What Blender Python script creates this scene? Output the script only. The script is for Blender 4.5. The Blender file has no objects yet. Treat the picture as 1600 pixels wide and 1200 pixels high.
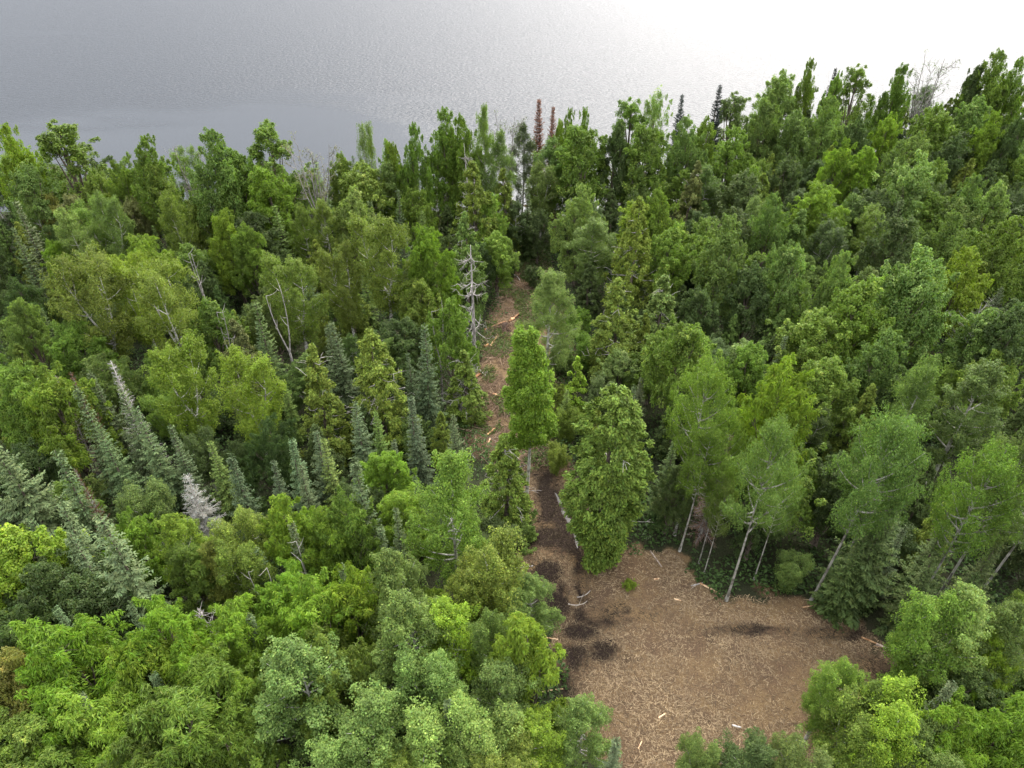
import bpy, math, random
import numpy as np
from mathutils import Vector

# ------------------------------------------------------------------ camera, sky, sun, exposure
scene = bpy.context.scene
COL = scene.collection
H_CAM = 45.0
PITCH = math.radians(37.4)          # below the horizon
F_PX = 1110.0                       # focal length in pixels of a 1600 px wide frame
cam_d = bpy.data.cameras.new('camera')
cam_d.sensor_width = 36.0
cam_d.lens = 36.0 * F_PX / 1600.0
cam_d.clip_end = 20000
cam_d.clip_start = 0.5
cam = bpy.data.objects.new('camera', cam_d)
COL.objects.link(cam)
cam.location = (0, 0, H_CAM)
cam.rotation_euler = (math.pi / 2 - PITCH, 0, 0)
scene.camera = cam

SUN_AZ = math.radians(24)           # to the right of the view direction
SUN_EL = math.radians(44)
world = bpy.data.worlds.new('World')
scene.world = world
world.use_nodes = True
nt = world.node_tree
nt.nodes.clear()
out = nt.nodes.new('ShaderNodeOutputWorld')
bg = nt.nodes.new('ShaderNodeBackground')
sky = nt.nodes.new('ShaderNodeTexSky')
sky.sky_type = 'NISHITA'
sky.sun_disc = False
sky.sun_elevation = SUN_EL
sky.sun_rotation = SUN_AZ
sky.air_density = 1.0
sky.dust_density = 4.0
sky.ozone_density = 1.0
# a thin, nearly closed cloud deck over the blue
tc = nt.nodes.new('ShaderNodeTexCoord')
mp = nt.nodes.new('ShaderNodeMapping')
mp.inputs['Scale'].default_value = (1.6, 1.6, 5.0)
cn = nt.nodes.new('ShaderNodeTexNoise')
cn.inputs['Scale'].default_value = 1.7
cn.inputs['Detail'].default_value = 5
cn.inputs['Roughness'].default_value = 0.55
cr = nt.nodes.new('ShaderNodeValToRGB')
cr.color_ramp.elements[0].position = 0.32
cr.color_ramp.elements[0].color = (5.1, 5.3, 6.1, 1)
cr.color_ramp.elements[1].position = 0.68
cr.color_ramp.elements[1].color = (9.5, 9.6, 10.0, 1)
mix = nt.nodes.new('ShaderNodeMix')
mix.data_type = 'RGBA'
mix.inputs[0].default_value = 0.8
nt.links.new(tc.outputs['Generated'], mp.inputs['Vector'])
nt.links.new(mp.outputs['Vector'], cn.inputs['Vector'])
nt.links.new(cn.outputs['Fac'], cr.inputs['Fac'])
nt.links.new(sky.outputs['Color'], mix.inputs[6])
nt.links.new(cr.outputs['Color'], mix.inputs[7])
sepw = nt.nodes.new('ShaderNodeSeparateXYZ')      # an overcast sky is brighter towards the zenith
nt.links.new(tc.outputs['Generated'], sepw.inputs[0])
grad = nt.nodes.new('ShaderNodeMapRange')
grad.inputs['From Min'].default_value = 0.0
grad.inputs['From Max'].default_value = 1.0
grad.inputs['To Min'].default_value = 0.12
grad.inputs['To Max'].default_value = 1.65
nt.links.new(sepw.outputs['Z'], grad.inputs['Value'])
scl = nt.nodes.new('ShaderNodeVectorMath')
scl.operation = 'SCALE'
nt.links.new(mix.outputs[2], scl.inputs[0])
nt.links.new(grad.outputs[0], scl.inputs['Scale'])
nt.links.new(scl.outputs[0], bg.inputs['Color'])
bg.inputs['Strength'].default_value = 0.078
nt.links.new(bg.outputs['Background'], out.inputs['Surface'])

sun_d = bpy.data.lights.new('sun', 'SUN')
sun_d.energy = 1.5
sun_d.angle = math.radians(58)
sun_d.color = (1.0, 0.96, 0.9)
sun = bpy.data.objects.new('sun', sun_d)
COL.objects.link(sun)
sd = Vector((math.sin(SUN_AZ) * math.cos(SUN_EL), math.cos(SUN_AZ) * math.cos(SUN_EL), math.sin(SUN_EL)))
sun.rotation_euler = sd.to_track_quat('Z', 'Y').to_euler()
sun.location = sd * 300

scene.view_settings.view_transform = 'Standard'
scene.view_settings.look = 'None'
scene.view_settings.gamma = 1.0
scene.view_settings.exposure = 2.47
scene.render.engine = 'CYCLES'
scene.cycles.max_bounces = 6
scene.cycles.diffuse_bounces = 4
scene.cycles.glossy_bounces = 2
scene.cycles.transmission_bounces = 4
scene.cycles.transparent_max_bounces = 4
scene.cycles.use_denoising = True
scene.cycles.sample_clamp_indirect = 6

RNG = np.random.default_rng(20240711)
random.seed(7)

# ------------------------------------------------------------------ picture geometry
CP, SP = math.cos(PITCH), math.sin(PITCH)


def at(px, py, z=0.0):
    """World point at height z seen at pixel (px, py) of the 1600 x 1200 photograph."""
    dx, dn = px - 800.0, py - 600.0
    dy = F_PX * CP - dn * SP
    dz = -F_PX * SP - dn * CP
    t = (z - H_CAM) / dz
    return np.array([dx * t, dy * t, z])


def proj(x, y, z):
    rz = z - H_CAM
    dep = y * CP - rz * SP
    dn = -y * SP - rz * CP
    return 800 + F_PX * x / dep, 600 + F_PX * dn / dep, dep


def shore_y(x):
    return float(np.interp(x, [-400, -120, -60, -25, 5, 25, 45, 70, 100, 160, 400],
                           [118, 108, 103, 101, 101, 108, 121, 133, 142, 152, 165]))


CLEARING_PX = [(800, 845), (868, 985), (872, 1090), (935, 1205), (980, 1290), (1260, 1290), (1330, 1175), (1425, 1090),
               (1400, 1010), (1330, 975), (1262, 940), (1190, 935), (1120, 925), (1045, 868), (1000, 872), (930, 830),
               (905, 775), (890, 715), (880, 680), (835, 690), (812, 730), (790, 790)]
TRACK_PX = [(812, 740), (750, 715), (712, 668), (730, 620), (745, 580), (757, 535), (770, 490), (780, 440), (783, 405),
            (800, 380), (850, 378), (856, 420), (885, 470), (905, 520), (900, 590), (885, 640), (885, 700)]


def inside(px, py, poly):
    c = False
    n = len(poly)
    for i in range(n):
        x0, y0 = poly[i]
        x1, y1 = poly[i - 1]
        if (y0 > py) != (y1 > py) and px < (x1 - x0) * (py - y0) / (y1 - y0) + x0:
            c = not c
    return c


CLEARING_W = [tuple(at(*p)[:2]) for p in CLEARING_PX]
TRACK_W = [tuple(at(*p)[:2]) for p in TRACK_PX]


def poly_sd(P, poly):
    """Signed distance (negative inside) of points P (n,2) to a polygon."""
    P = np.asarray(P, float)
    d = np.full(len(P), 1e9)
    ins = np.zeros(len(P), bool)
    n = len(poly)
    for i in range(n):
        a = np.array(poly[i]); b = np.array(poly[i - 1])
        ab = b - a
        t = np.clip(((P - a) @ ab) / (ab @ ab), 0, 1)
        d = np.minimum(d, np.linalg.norm(P - (a + t[:, None] * ab), axis=1))
        cond = (a[1] > P[:, 1]) != (b[1] > P[:, 1])
        with np.errstate(divide='ignore', invalid='ignore'):
            xi = (b[0] - a[0]) * (P[:, 1] - a[1]) / (b[1] - a[1] + 1e-12) + a[0]
        ins ^= cond & (P[:, 0] < xi)
    return np.where(ins, -d, d)


def lattice_noise(x, y, seed, scale):
    """Smooth value noise on numpy arrays, range 0..1."""
    r = np.random.default_rng(seed)
    T = r.random((256, 256))
    u, v = np.asarray(x) / scale + 500.37, np.asarray(y) / scale + 500.71
    i, j = np.floor(u).astype(int), np.floor(v).astype(int)
    f, g = u - i, v - j
    f = f * f * (3 - 2 * f); g = g * g * (3 - 2 * g)
    i0, i1, j0, j1 = i % 256, (i + 1) % 256, j % 256, (j + 1) % 256
    return (T[i0, j0] * (1 - f) + T[i1, j0] * f) * (1 - g) + (T[i0, j1] * (1 - f) + T[i1, j1] * f) * g


def fbm(x, y, seed, scale, octs=4):
    s, a, tot = 0, 1.0, 0
    for k in range(octs):
        s = s + a * lattice_noise(x, y, seed + k, scale / 2 ** k)
        tot += a
        a *= 0.5
    return s / tot


def ground_z(x, y):
    x = np.asarray(x, float); y = np.asarray(y, float)
    sh = np.interp(x, [-400, -120, -60, -25, 5, 25, 45, 70, 100, 160, 400],
                   [118, 108, 103, 101, 101, 108, 121, 133, 142, 152, 165])
    z = (fbm(x, y, 11, 9.0, 4) - 0.5) * 0.7
    z = z - np.clip((y - (sh - 6)) / 10.0, 0, 1) * 1.1
    z = z - np.clip((y - sh) / 20.0, 0, 1) * 5.0
    # wheel ruts down the wet part of the track
    for (pts, wd, dp) in RUTS:
        P = np.stack([x.ravel(), y.ravel()], 1)
        d = np.full(len(P), 1e9)
        for k in range(len(pts) - 1):
            a, b = np.array(pts[k]), np.array(pts[k + 1])
            ab = b - a
            t = np.clip(((P - a) @ ab) / (ab @ ab), 0, 1)
            d = np.minimum(d, np.linalg.norm(P - (a + t[:, None] * ab), axis=1))
        z = z - (dp * np.exp(-(d / wd) ** 2)).reshape(z.shape)
    return z


def W2(*pts):
    return [tuple(at(*p)[:2]) for p in pts]


RUTS = [(W2((868, 720), (884, 780), (900, 815), (908, 850), (907, 890), (908, 925)), 0.75, 0.55),
        (W2((848, 700), (852, 760), (856, 800)), 0.6, 0.28),
        (W2((865, 905), (880, 925)), 0.35, 0.2)]

# ------------------------------------------------------------------ mesh helpers
def new_mesh(name, V, F, mat, attrs=None, smooth=False):
    """Mesh from a vertex array and an (n,3|4) face array (or a list of such)."""
    me = bpy.data.meshes.new(name)
    V = np.asarray(V, np.float32)
    Fs = F if isinstance(F, list) else [F]
    Fs = [np.asarray(f, np.int32) for f in Fs if len(f)]
    nl = sum(f.size for f in Fs)
    nf = sum(len(f) for f in Fs)
    me.vertices.add(len(V))
    me.vertices.foreach_set('co', V.ravel())
    me.loops.add(nl)
    me.loops.foreach_set('vertex_index', np.concatenate([f.ravel() for f in Fs]))
    me.polygons.add(nf)
    tot = np.concatenate([np.full(len(f), f.shape[1], np.int32) for f in Fs])
    me.polygons.foreach_set('loop_start', np.concatenate([[0], np.cumsum(tot)[:-1]]).astype(np.int32))
    me.polygons.foreach_set('loop_total', tot)
    me.polygons.foreach_set('use_smooth', np.full(nf, smooth))
    for k, arr in (attrs or {}).items():
        arr = np.asarray(arr, np.float32)
        if arr.ndim == 2:
            a = me.attributes.new(k, 'FLOAT_COLOR', 'POINT')
            a.data.foreach_set('color', np.concatenate([arr, np.ones((len(arr), 1), np.float32)], 1).ravel())
        else:
            a = me.attributes.new(k, 'FLOAT', 'POINT')
            a.data.foreach_set('value', arr)
    me.materials.append(mat)
    me.update()
    me.validate()
    return me


def unit(v):
    return v / (np.linalg.norm(v, axis=-1, keepdims=True) + 1e-9)


class Tubes:
    """Collects tapered tubes."""
    def __init__(self):
        self.V, self.F, self.n = [], [], 0

    def add(self, pts, rad, sides=6, cap=True):
        pts = np.asarray(pts, float)
        rad = np.asarray(rad, float).copy()
        if pts[0][2] == -0.3 and len(pts) > 3:
            rad[0] *= 1.6
        m = len(pts)
        T = np.gradient(pts, axis=0)
        T = unit(T)
        ref = np.array([1.0, 0, 0]) if abs(T[0][0]) < 0.8 else np.array([0, 1.0, 0])
        A = unit(np.cross(T, ref)); B = np.cross(T, A)
        an = np.arange(sides) * 2 * math.pi / sides
        ring = pts[:, None, :] + rad[:, None, None] * (np.cos(an)[None, :, None] * A[:, None, :] + np.sin(an)[None, :, None] * B[:, None, :])
        self.V.append(ring.reshape(-1, 3))
        i = np.arange(m - 1)[:, None] * sides
        j = np.arange(sides)[None, :]
        jn = (j + 1) % sides
        q = np.stack([i + j, i + jn, i + sides + jn, i + sides + j], -1).reshape(-1, 4) + self.n
        self.F.append(q)
        if cap:
            # cap ends with quads folded to the first vertex (fan)
            for base in (0, (m - 1) * sides):
                k = np.arange(1, sides - 1, 2)
                k2 = np.minimum(k + 2, sides - 1)
                f = np.stack([np.zeros_like(k) + base, base + k, base + k + 1, base + k2], -1)
                f = f[f[:, 2] != f[:, 3]]
                if len(f):
                    self.F.append(f + self.n)
        self.n += m * sides

    def mesh(self, name, mat, smooth=True, attrs=None):
        return new_mesh(name, np.concatenate(self.V), np.concatenate(self.F), mat, attrs, smooth)


def leaf_mesh(name, C, N, T, L, Wd, mul, mat, fold=0.18):
    """Leaf-shaped quads (a rhombus folded a little along its middle)."""
    N = unit(N)
    T = T - N * np.sum(T * N, 1, keepdims=True)
    T = unit(T)
    B = np.cross(N, T)
    L = L[:, None]; Wd = Wd[:, None]
    v0 = C - T * L * 0.5
    v1 = C + B * Wd * 0.5 + N * Wd * fold - T * L * 0.05
    v2 = C + T * L * 0.5 - N * L * 0.12
    v3 = C - B * Wd * 0.5 + N * Wd * fold - T * L * 0.05
    V = np.stack([v0, v1, v2, v3], 1).reshape(-1, 3)
    F = np.arange(len(C) * 4).reshape(-1, 4)
    return new_mesh(name, V, F, mat, {'tint': np.repeat(mul, 4, axis=0)})


# ------------------------------------------------------------------ materials
def mat_new(name):
    m = bpy.data.materials.new(name)
    m.use_nodes = True
    n = m.node_tree.nodes
    n.clear()
    o = n.new('ShaderNodeOutputMaterial')
    return m, n, m.node_tree.links, o


def foliage_material(name, trans, rough, spec):
    m, n, l, o = mat_new(name)
    info = n.new('ShaderNodeObjectInfo')
    at_ = n.new('ShaderNodeAttribute'); at_.attribute_name = 'tint'
    mul = n.new('ShaderNodeMix'); mul.data_type = 'RGBA'; mul.blend_type = 'MULTIPLY'; mul.inputs[0].default_value = 1
    l.new(info.outputs['Color'], mul.inputs[6]); l.new(at_.outputs['Color'], mul.inputs[7])
    p = n.new('ShaderNodeBsdfPrincipled')
    p.inputs['Roughness'].default_value = rough
    p.inputs['Specular IOR Level'].default_value = spec
    l.new(mul.outputs[2], p.inputs['Base Color'])
    if trans > 0:
        t = n.new('ShaderNodeBsdfTranslucent')
        warm = n.new('ShaderNodeMix'); warm.data_type = 'RGBA'; warm.blend_type = 'MULTIPLY'; warm.inputs[0].default_value = 1
        warm.inputs[7].default_value = (1.1, 1.3, 0.5, 1)
        l.new(mul.outputs[2], warm.inputs[6]); l.new(warm.outputs[2], t.inputs['Color'])
        mx = n.new('ShaderNodeMixShader'); mx.inputs[0].default_value = trans
        l.new(p.outputs[0], mx.inputs[1]); l.new(t.outputs[0], mx.inputs[2])
        l.new(mx.outputs[0], o.inputs['Surface'])
    else:
        l.new(p.outputs[0], o.inputs['Surface'])
    return m


M_LEAF = foliage_material('broad_leaf', 0.40, 0.45, 0.22)
M_NEEDLE = foliage_material('needle', 0.15, 0.6, 0.18)


def bark_material(name, c0, c1, scale, bands):
    m, n, l, o = mat_new(name)
    info = n.new('ShaderNodeObjectInfo')
    g = n.new('ShaderNodeTexCoord')
    mp_ = n.new('ShaderNodeMapping')
    mp_.inputs['Scale'].default_value = (1, 1, bands)
    nz = n.new('ShaderNodeTexNoise'); nz.inputs['Scale'].default_value = scale; nz.inputs['Detail'].default_value = 4
    l.new(g.outputs['Object'], mp_.inputs['Vector']); l.new(mp_.outputs['Vector'], nz.inputs['Vector'])
    r = n.new('ShaderNodeValToRGB')
    r.color_ramp.elements[0].position = 0.38; r.color_ramp.elements[0].color = (*c0, 1)
    r.color_ramp.elements[1].position = 0.55; r.color_ramp.elements[1].color = (*c1, 1)
    l.new(nz.outputs['Fac'], r.inputs['Fac'])
    mul = n.new('ShaderNodeMix'); mul.data_type = 'RGBA'; mul.blend_type = 'MULTIPLY'; mul.inputs[0].default_value = 1
    l.new(r.outputs['Color'], mul.inputs[6]); l.new(info.outputs['Color'], mul.inputs[7])
    b = n.new('ShaderNodeBump'); b.inputs['Strength'].default_value = 0.5; b.inputs['Distance'].default_value = 0.03
    l.new(nz.outputs['Fac'], b.inputs['Height'])
    p = n.new('ShaderNodeBsdfPrincipled'); p.inputs['Roughness'].default_value = 0.85
    p.inputs['Specular IOR Level'].default_value = 0.2
    l.new(mul.outputs[2], p.inputs['Base Color']); l.new(b.outputs[0], p.inputs['Normal'])
    l.new(p.outputs[0], o.inputs['Surface'])
    return m


M_BIRCH = bark_material('birch_bark', (0.16, 0.14, 0.12), (0.56, 0.53, 0.47), 2.5, 3.0)
M_ASPEN = bark_material('aspen_bark', (0.18, 0.165, 0.13), (0.46, 0.44, 0.37), 2.0, 1.0)
M_BARK = bark_material('brown_bark', (0.06, 0.045, 0.035), (0.16, 0.125, 0.095), 6.0, 0.4)
M_DEAD = bark_material('weathered_wood', (0.24, 0.215, 0.19), (0.50, 0.46, 0.41), 5.0, 0.4)
M_LOG = bark_material('stripped_log', (0.36, 0.21, 0.11), (0.66, 0.46, 0.27), 3.0, 1.0)


def ground_material():
    m, n, l, o = mat_new('ground')
    g = n.new('ShaderNodeNewGeometry')
    am = n.new('ShaderNodeAttribute'); am.attribute_name = 'mulch'
    ad = n.new('ShaderNodeAttribute'); ad.attribute_name = 'mud'
    av = n.new('ShaderNodeAttribute'); av.attribute_name = 'green'

    def noise(sc, det=4, rough=0.6):
        k = n.new('ShaderNodeTexNoise'); k.inputs['Scale'].default_value = sc
        k.inputs['Detail'].default_value = det; k.inputs['Roughness'].default_value = rough
        l.new(g.outputs['Position'], k.inputs['Vector'])
        return k

    def ramp(src, a, ca, b, cb):
        r = n.new('ShaderNodeValToRGB')
        r.color_ramp.elements[0].position = a; r.color_ramp.elements[0].color = (*ca, 1)
        r.color_ramp.elements[1].position = b; r.color_ramp.elements[1].color = (*cb, 1)
        l.new(src, r.inputs['Fac'])
        return r.outputs['Color']

    def mixc(fac, a, b):
        k = n.new('ShaderNodeMix'); k.data_type = 'RGBA'
        if isinstance(fac, float):
            k.inputs[0].default_value = fac
        else:
            l.new(fac, k.inputs[0])
        l.new(a, k.inputs[6]); l.new(b, k.inputs[7])
        return k.outputs[2]
    fine = noise(11.0, 8, 0.8)
    med = noise(0.4, 6, 0.65)
    floor_c = mixc(med.outputs['Fac'], ramp(fine.outputs['Fac'], 0.35, (0.02, 0.018, 0.012), 0.7, (0.075, 0.06, 0.04)),
                   ramp(fine.outputs['Fac'], 0.35, (0.016, 0.026, 0.01), 0.7, (0.05, 0.075, 0.025)))
    tan = ramp(fine.outputs['Fac'], 0.3, (0.078, 0.049, 0.025), 0.68, (0.325, 0.220, 0.112))
    brown = ramp(fine.outputs['Fac'], 0.3, (0.045, 0.028, 0.018), 0.68, (0.215, 0.14, 0.083))
    w = ramp(med.outputs['Fac'], 0.38, (0, 0, 0), 0.62, (1, 1, 1))
    mul_c = mixc(w, brown, tan)
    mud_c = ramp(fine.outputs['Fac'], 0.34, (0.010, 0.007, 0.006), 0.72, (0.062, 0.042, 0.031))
    gr_c = ramp(fine.outputs['Fac'], 0.3, (0.04, 0.05, 0.018), 0.72, (0.12, 0.14, 0.045))
    brk = noise(3.2, 7, 0.75)

    def broken(att, gain):
        k1 = n.new('ShaderNodeMath'); k1.operation = 'SUBTRACT'; l.new(brk.outputs['Fac'], k1.inputs[0]); k1.inputs[1].default_value = 0.5
        k2 = n.new('ShaderNodeMath'); k2.operation = 'MULTIPLY'; l.new(k1.outputs[0], k2.inputs[0]); k2.inputs[1].default_value = gain
        k3 = n.new('ShaderNodeMath'); k3.operation = 'MULTIPLY_ADD'; l.new(att, k3.inputs[0]); k3.inputs[1].default_value = 1.0 + gain * .35
        l.new(k2.outputs[0], k3.inputs[2])
        k4 = n.new('ShaderNodeMath'); k4.operation = 'SUBTRACT'; l.new(k3.outputs[0], k4.inputs[0]); k4.inputs[1].default_value = gain * .17
        k4.use_clamp = True
        return k4.outputs[0]
    c = mixc(broken(am.outputs['Fac'], 2.0), floor_c, mul_c)
    c = mixc(broken(av.outputs['Fac'], 2.0), c, gr_c)
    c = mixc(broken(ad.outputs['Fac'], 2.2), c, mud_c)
    b = n.new('ShaderNodeBump'); b.inputs['Strength'].default_value = 1.0; b.inputs['Distance'].default_value = 0.2
    l.new(fine.outputs['Fac'], b.inputs['Height'])
    p = n.new('ShaderNodeBsdfPrincipled'); p.inputs['Roughness'].default_value = 0.9
    p.inputs['Specular IOR Level'].default_value = 0.08
    l.new(c, p.inputs['Base Color']); l.new(b.outputs[0], p.inputs['Normal'])
    l.new(p.outputs[0], o.inputs['Surface'])
    return m


def lake_material():
    m, n, l, o = mat_new('lake_water')
    g = n.new('ShaderNodeNewGeometry')
    p = n.new('ShaderNodeBsdfPrincipled')
    p.inputs['Base Color'].default_value = (0.018, 0.022, 0.025, 1)
    p.inputs['IOR'].default_value = 1.33
    # wind-ruffled areas against calm ones
    mpw = n.new('ShaderNodeMapping'); mpw.inputs['Scale'].default_value = (0.009, 0.022, 1)
    mpw.inputs['Rotation'].default_value = (0, 0, math.radians(-14))
    l.new(g.outputs['Position'], mpw.inputs['Vector'])
    big = n.new('ShaderNodeTexNoise'); big.inputs['Scale'].default_value = 1.0; big.inputs['Detail'].default_value = 4
    big.inputs['Distortion'].default_value = 0.4
    l.new(mpw.outputs['Vector'], big.inputs['Vector'])
    sep = n.new('ShaderNodeSeparateXYZ'); l.new(g.outputs['Position'], sep.inputs[0])
    # the lee of the wooded bank is calm: ruffle grows with the distance from shore
    dist = n.new('ShaderNodeMapRange'); dist.inputs['From Min'].default_value = 120; dist.inputs['From Max'].default_value = 195
    dist.inputs['To Min'].default_value = -0.28; dist.inputs['To Max'].default_value = 0.22
    l.new(sep.outputs['Y'], dist.inputs['Value'])
    add = n.new('ShaderNodeMath'); add.operation = 'ADD'
    l.new(dist.outputs[0], add.inputs[0]); l.new(big.outputs['Fac'], add.inputs[1])
    ex = n.new('ShaderNodeMapRange'); ex.inputs['From Min'].default_value = -55; ex.inputs['From Max'].default_value = 25
    ex.inputs['To Min'].default_value = 0.0; ex.inputs['To Max'].default_value = 0.3
    l.new(sep.outputs['X'], ex.inputs['Value'])
    add2 = n.new('ShaderNodeMath'); add2.operation = 'ADD'
    l.new(add.outputs[0], add2.inputs[0]); l.new(ex.outputs[0], add2.inputs[1])
    ruf = n.new('ShaderNodeMapRange'); ruf.interpolation_type = 'SMOOTHSTEP'
    ruf.inputs['From Min'].default_value = 0.38; ruf.inputs['From Max'].default_value = 0.60
    l.new(add2.outputs[0], ruf.inputs['Value'])
    ro = n.new('ShaderNodeMapRange'); ro.inputs['To Min'].default_value = 0.26; ro.inputs['To Max'].default_value = 0.30
    l.new(ruf.outputs[0], ro.inputs['Value']); l.new(ro.outputs[0], p.inputs['Roughness'])
    w1 = n.new('ShaderNodeTexNoise'); w1.inputs['Scale'].default_value = 2.2; w1.inputs['Detail'].default_value = 3
    mw = n.new('ShaderNodeMapping'); mw.inputs['Scale'].default_value = (0.6, 1.2, 1)
    l.new(g.outputs['Position'], mw.inputs['Vector']); l.new(mw.outputs['Vector'], w1.inputs['Vector'])
    st = n.new('ShaderNodeMapRange'); st.inputs['To Min'].default_value = 0.03; st.inputs['To Max'].default_value = 0.7
    l.new(ruf.outputs[0], st.inputs['Value'])
    b = n.new('ShaderNodeBump'); b.inputs['Distance'].default_value = 0.4
    l.new(st.outputs[0], b.inputs['Strength']); l.new(w1.outputs['Fac'], b.inputs['Height'])
    l.new(b.outputs[0], p.inputs['Normal'])
    l.new(p.outputs[0], o.inputs['Surface'])
    return m


def plain_attr_material(name, rough=0.85):
    """Colour straight from the 'tint' attribute (wood chips, slash)."""
    m, n, l, o = mat_new(name)
    a = n.new('ShaderNodeAttribute'); a.attribute_name = 'tint'
    p = n.new('ShaderNodeBsdfPrincipled'); p.inputs['Roughness'].default_value = rough
    p.inputs['Specular IOR Level'].default_value = 0.25
    l.new(a.outputs['Color'], p.inputs['Base Color'])
    l.new(p.outputs[0], o.inputs['Surface'])
    return m


M_CHIP = plain_attr_material('wood_chip')
M_GROUND = ground_material()
M_LAKE = lake_material()


def obj(name, me, parent=None, color=None):
    o = bpy.data.objects.new(name, me)
    COL.objects.link(o)
    if parent is not None:
        o.parent = parent
    if color is not None:
        o.color = (*color, 1)
    return o


def tag(o, label=None, cat=None, group=None, kind=None):
    for k, v in (('label', label), ('category', cat), ('group', group), ('kind', kind)):
        if v:
            o[k] = v
    return o


# ------------------------------------------------------------------ ground and lake
def axis(lo, hi, step, far_lo, far_hi, grow=1.25):
    mid = list(np.arange(lo, hi + 1e-6, step))
    s, a = step, lo
    left = []
    while a > far_lo:
        s *= grow; a -= s; left.append(a)
    s, b = step, mid[-1]
    right = []
    while b < far_hi:
        s *= grow; b += s; right.append(b)
    return np.array(left[::-1] + mid + right)


gx = axis(-8, 30, 0.28, -3000, 3000)
gy = axis(14, 92, 0.28, -600, 3500)
GX, GY = np.meshgrid(gx, gy)
GZ = ground_z(GX, GY)
P2 = np.stack([GX.ravel(), GY.ravel()], 1)
nz1 = (fbm(P2[:, 0], P2[:, 1], 31, 3.0, 4) - 0.5)
sd_c = poly_sd(P2, CLEARING_W)
sd_t = poly_sd(P2, TRACK_W)
mulch = np.maximum(1 / (1 + np.exp(np.clip((sd_c + nz1 * 4.0 + (fbm(P2[:, 0], P2[:, 1], 35, .8, 3) - .5) * 1.6) * 5, -30, 30))),
                   0.75 / (1 + np.exp(np.clip((sd_t + nz1 * 4.0) * 2.5, -30, 30))))
# wet black mud where machines churned the ground
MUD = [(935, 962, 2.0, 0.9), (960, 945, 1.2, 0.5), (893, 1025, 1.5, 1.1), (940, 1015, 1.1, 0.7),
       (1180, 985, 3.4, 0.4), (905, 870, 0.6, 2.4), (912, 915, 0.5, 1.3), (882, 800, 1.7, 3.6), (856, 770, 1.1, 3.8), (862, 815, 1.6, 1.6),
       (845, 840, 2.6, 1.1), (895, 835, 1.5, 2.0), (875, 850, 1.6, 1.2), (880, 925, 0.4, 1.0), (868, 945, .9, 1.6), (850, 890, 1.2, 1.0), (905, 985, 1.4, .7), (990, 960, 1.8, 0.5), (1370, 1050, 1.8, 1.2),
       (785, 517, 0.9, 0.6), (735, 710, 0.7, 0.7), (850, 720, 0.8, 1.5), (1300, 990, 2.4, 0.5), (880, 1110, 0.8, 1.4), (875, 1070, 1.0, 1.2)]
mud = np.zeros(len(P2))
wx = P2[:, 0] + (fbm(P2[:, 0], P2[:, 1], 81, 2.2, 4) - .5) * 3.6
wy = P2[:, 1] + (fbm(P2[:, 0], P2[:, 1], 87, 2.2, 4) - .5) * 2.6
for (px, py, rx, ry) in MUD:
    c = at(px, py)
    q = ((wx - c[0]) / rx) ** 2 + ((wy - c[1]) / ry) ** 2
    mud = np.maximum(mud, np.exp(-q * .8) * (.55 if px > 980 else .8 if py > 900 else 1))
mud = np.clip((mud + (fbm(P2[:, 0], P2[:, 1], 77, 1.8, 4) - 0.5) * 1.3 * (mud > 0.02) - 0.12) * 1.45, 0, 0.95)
green = np.clip((fbm(P2[:, 0], P2[:, 1], 55, 3.4, 4) - 0.5) * 4, 0, 1) * np.clip(-sd_t * 2, 0, 1) * 0.8
ny, nx = GX.shape
ii = (np.arange(ny - 1)[:, None] * nx + np.arange(nx - 1)[None, :]).ravel()
GF = np.stack([ii, ii + 1, ii + nx + 1, ii + nx], 1)
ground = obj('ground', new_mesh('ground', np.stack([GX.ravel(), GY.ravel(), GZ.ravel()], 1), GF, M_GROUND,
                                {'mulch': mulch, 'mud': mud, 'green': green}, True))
tag(ground, 'brown forest floor with a mulched clearing and track', kind='structure')

WATER_Z = -0.75
lv = np.array([[-9000, 60, WATER_Z], [9000, 60, WATER_Z], [9000, 12000, WATER_Z], [-9000, 12000, WATER_Z]])
lake = obj('lake', new_mesh('lake', lv, np.array([[0, 1, 2, 3]]), M_LAKE))
tag(lake, 'calm grey lake beyond the wooded shore', kind='structure')


def gz1(x, y):
    return float(ground_z(np.array([x]), np.array([y]))[0])


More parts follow.
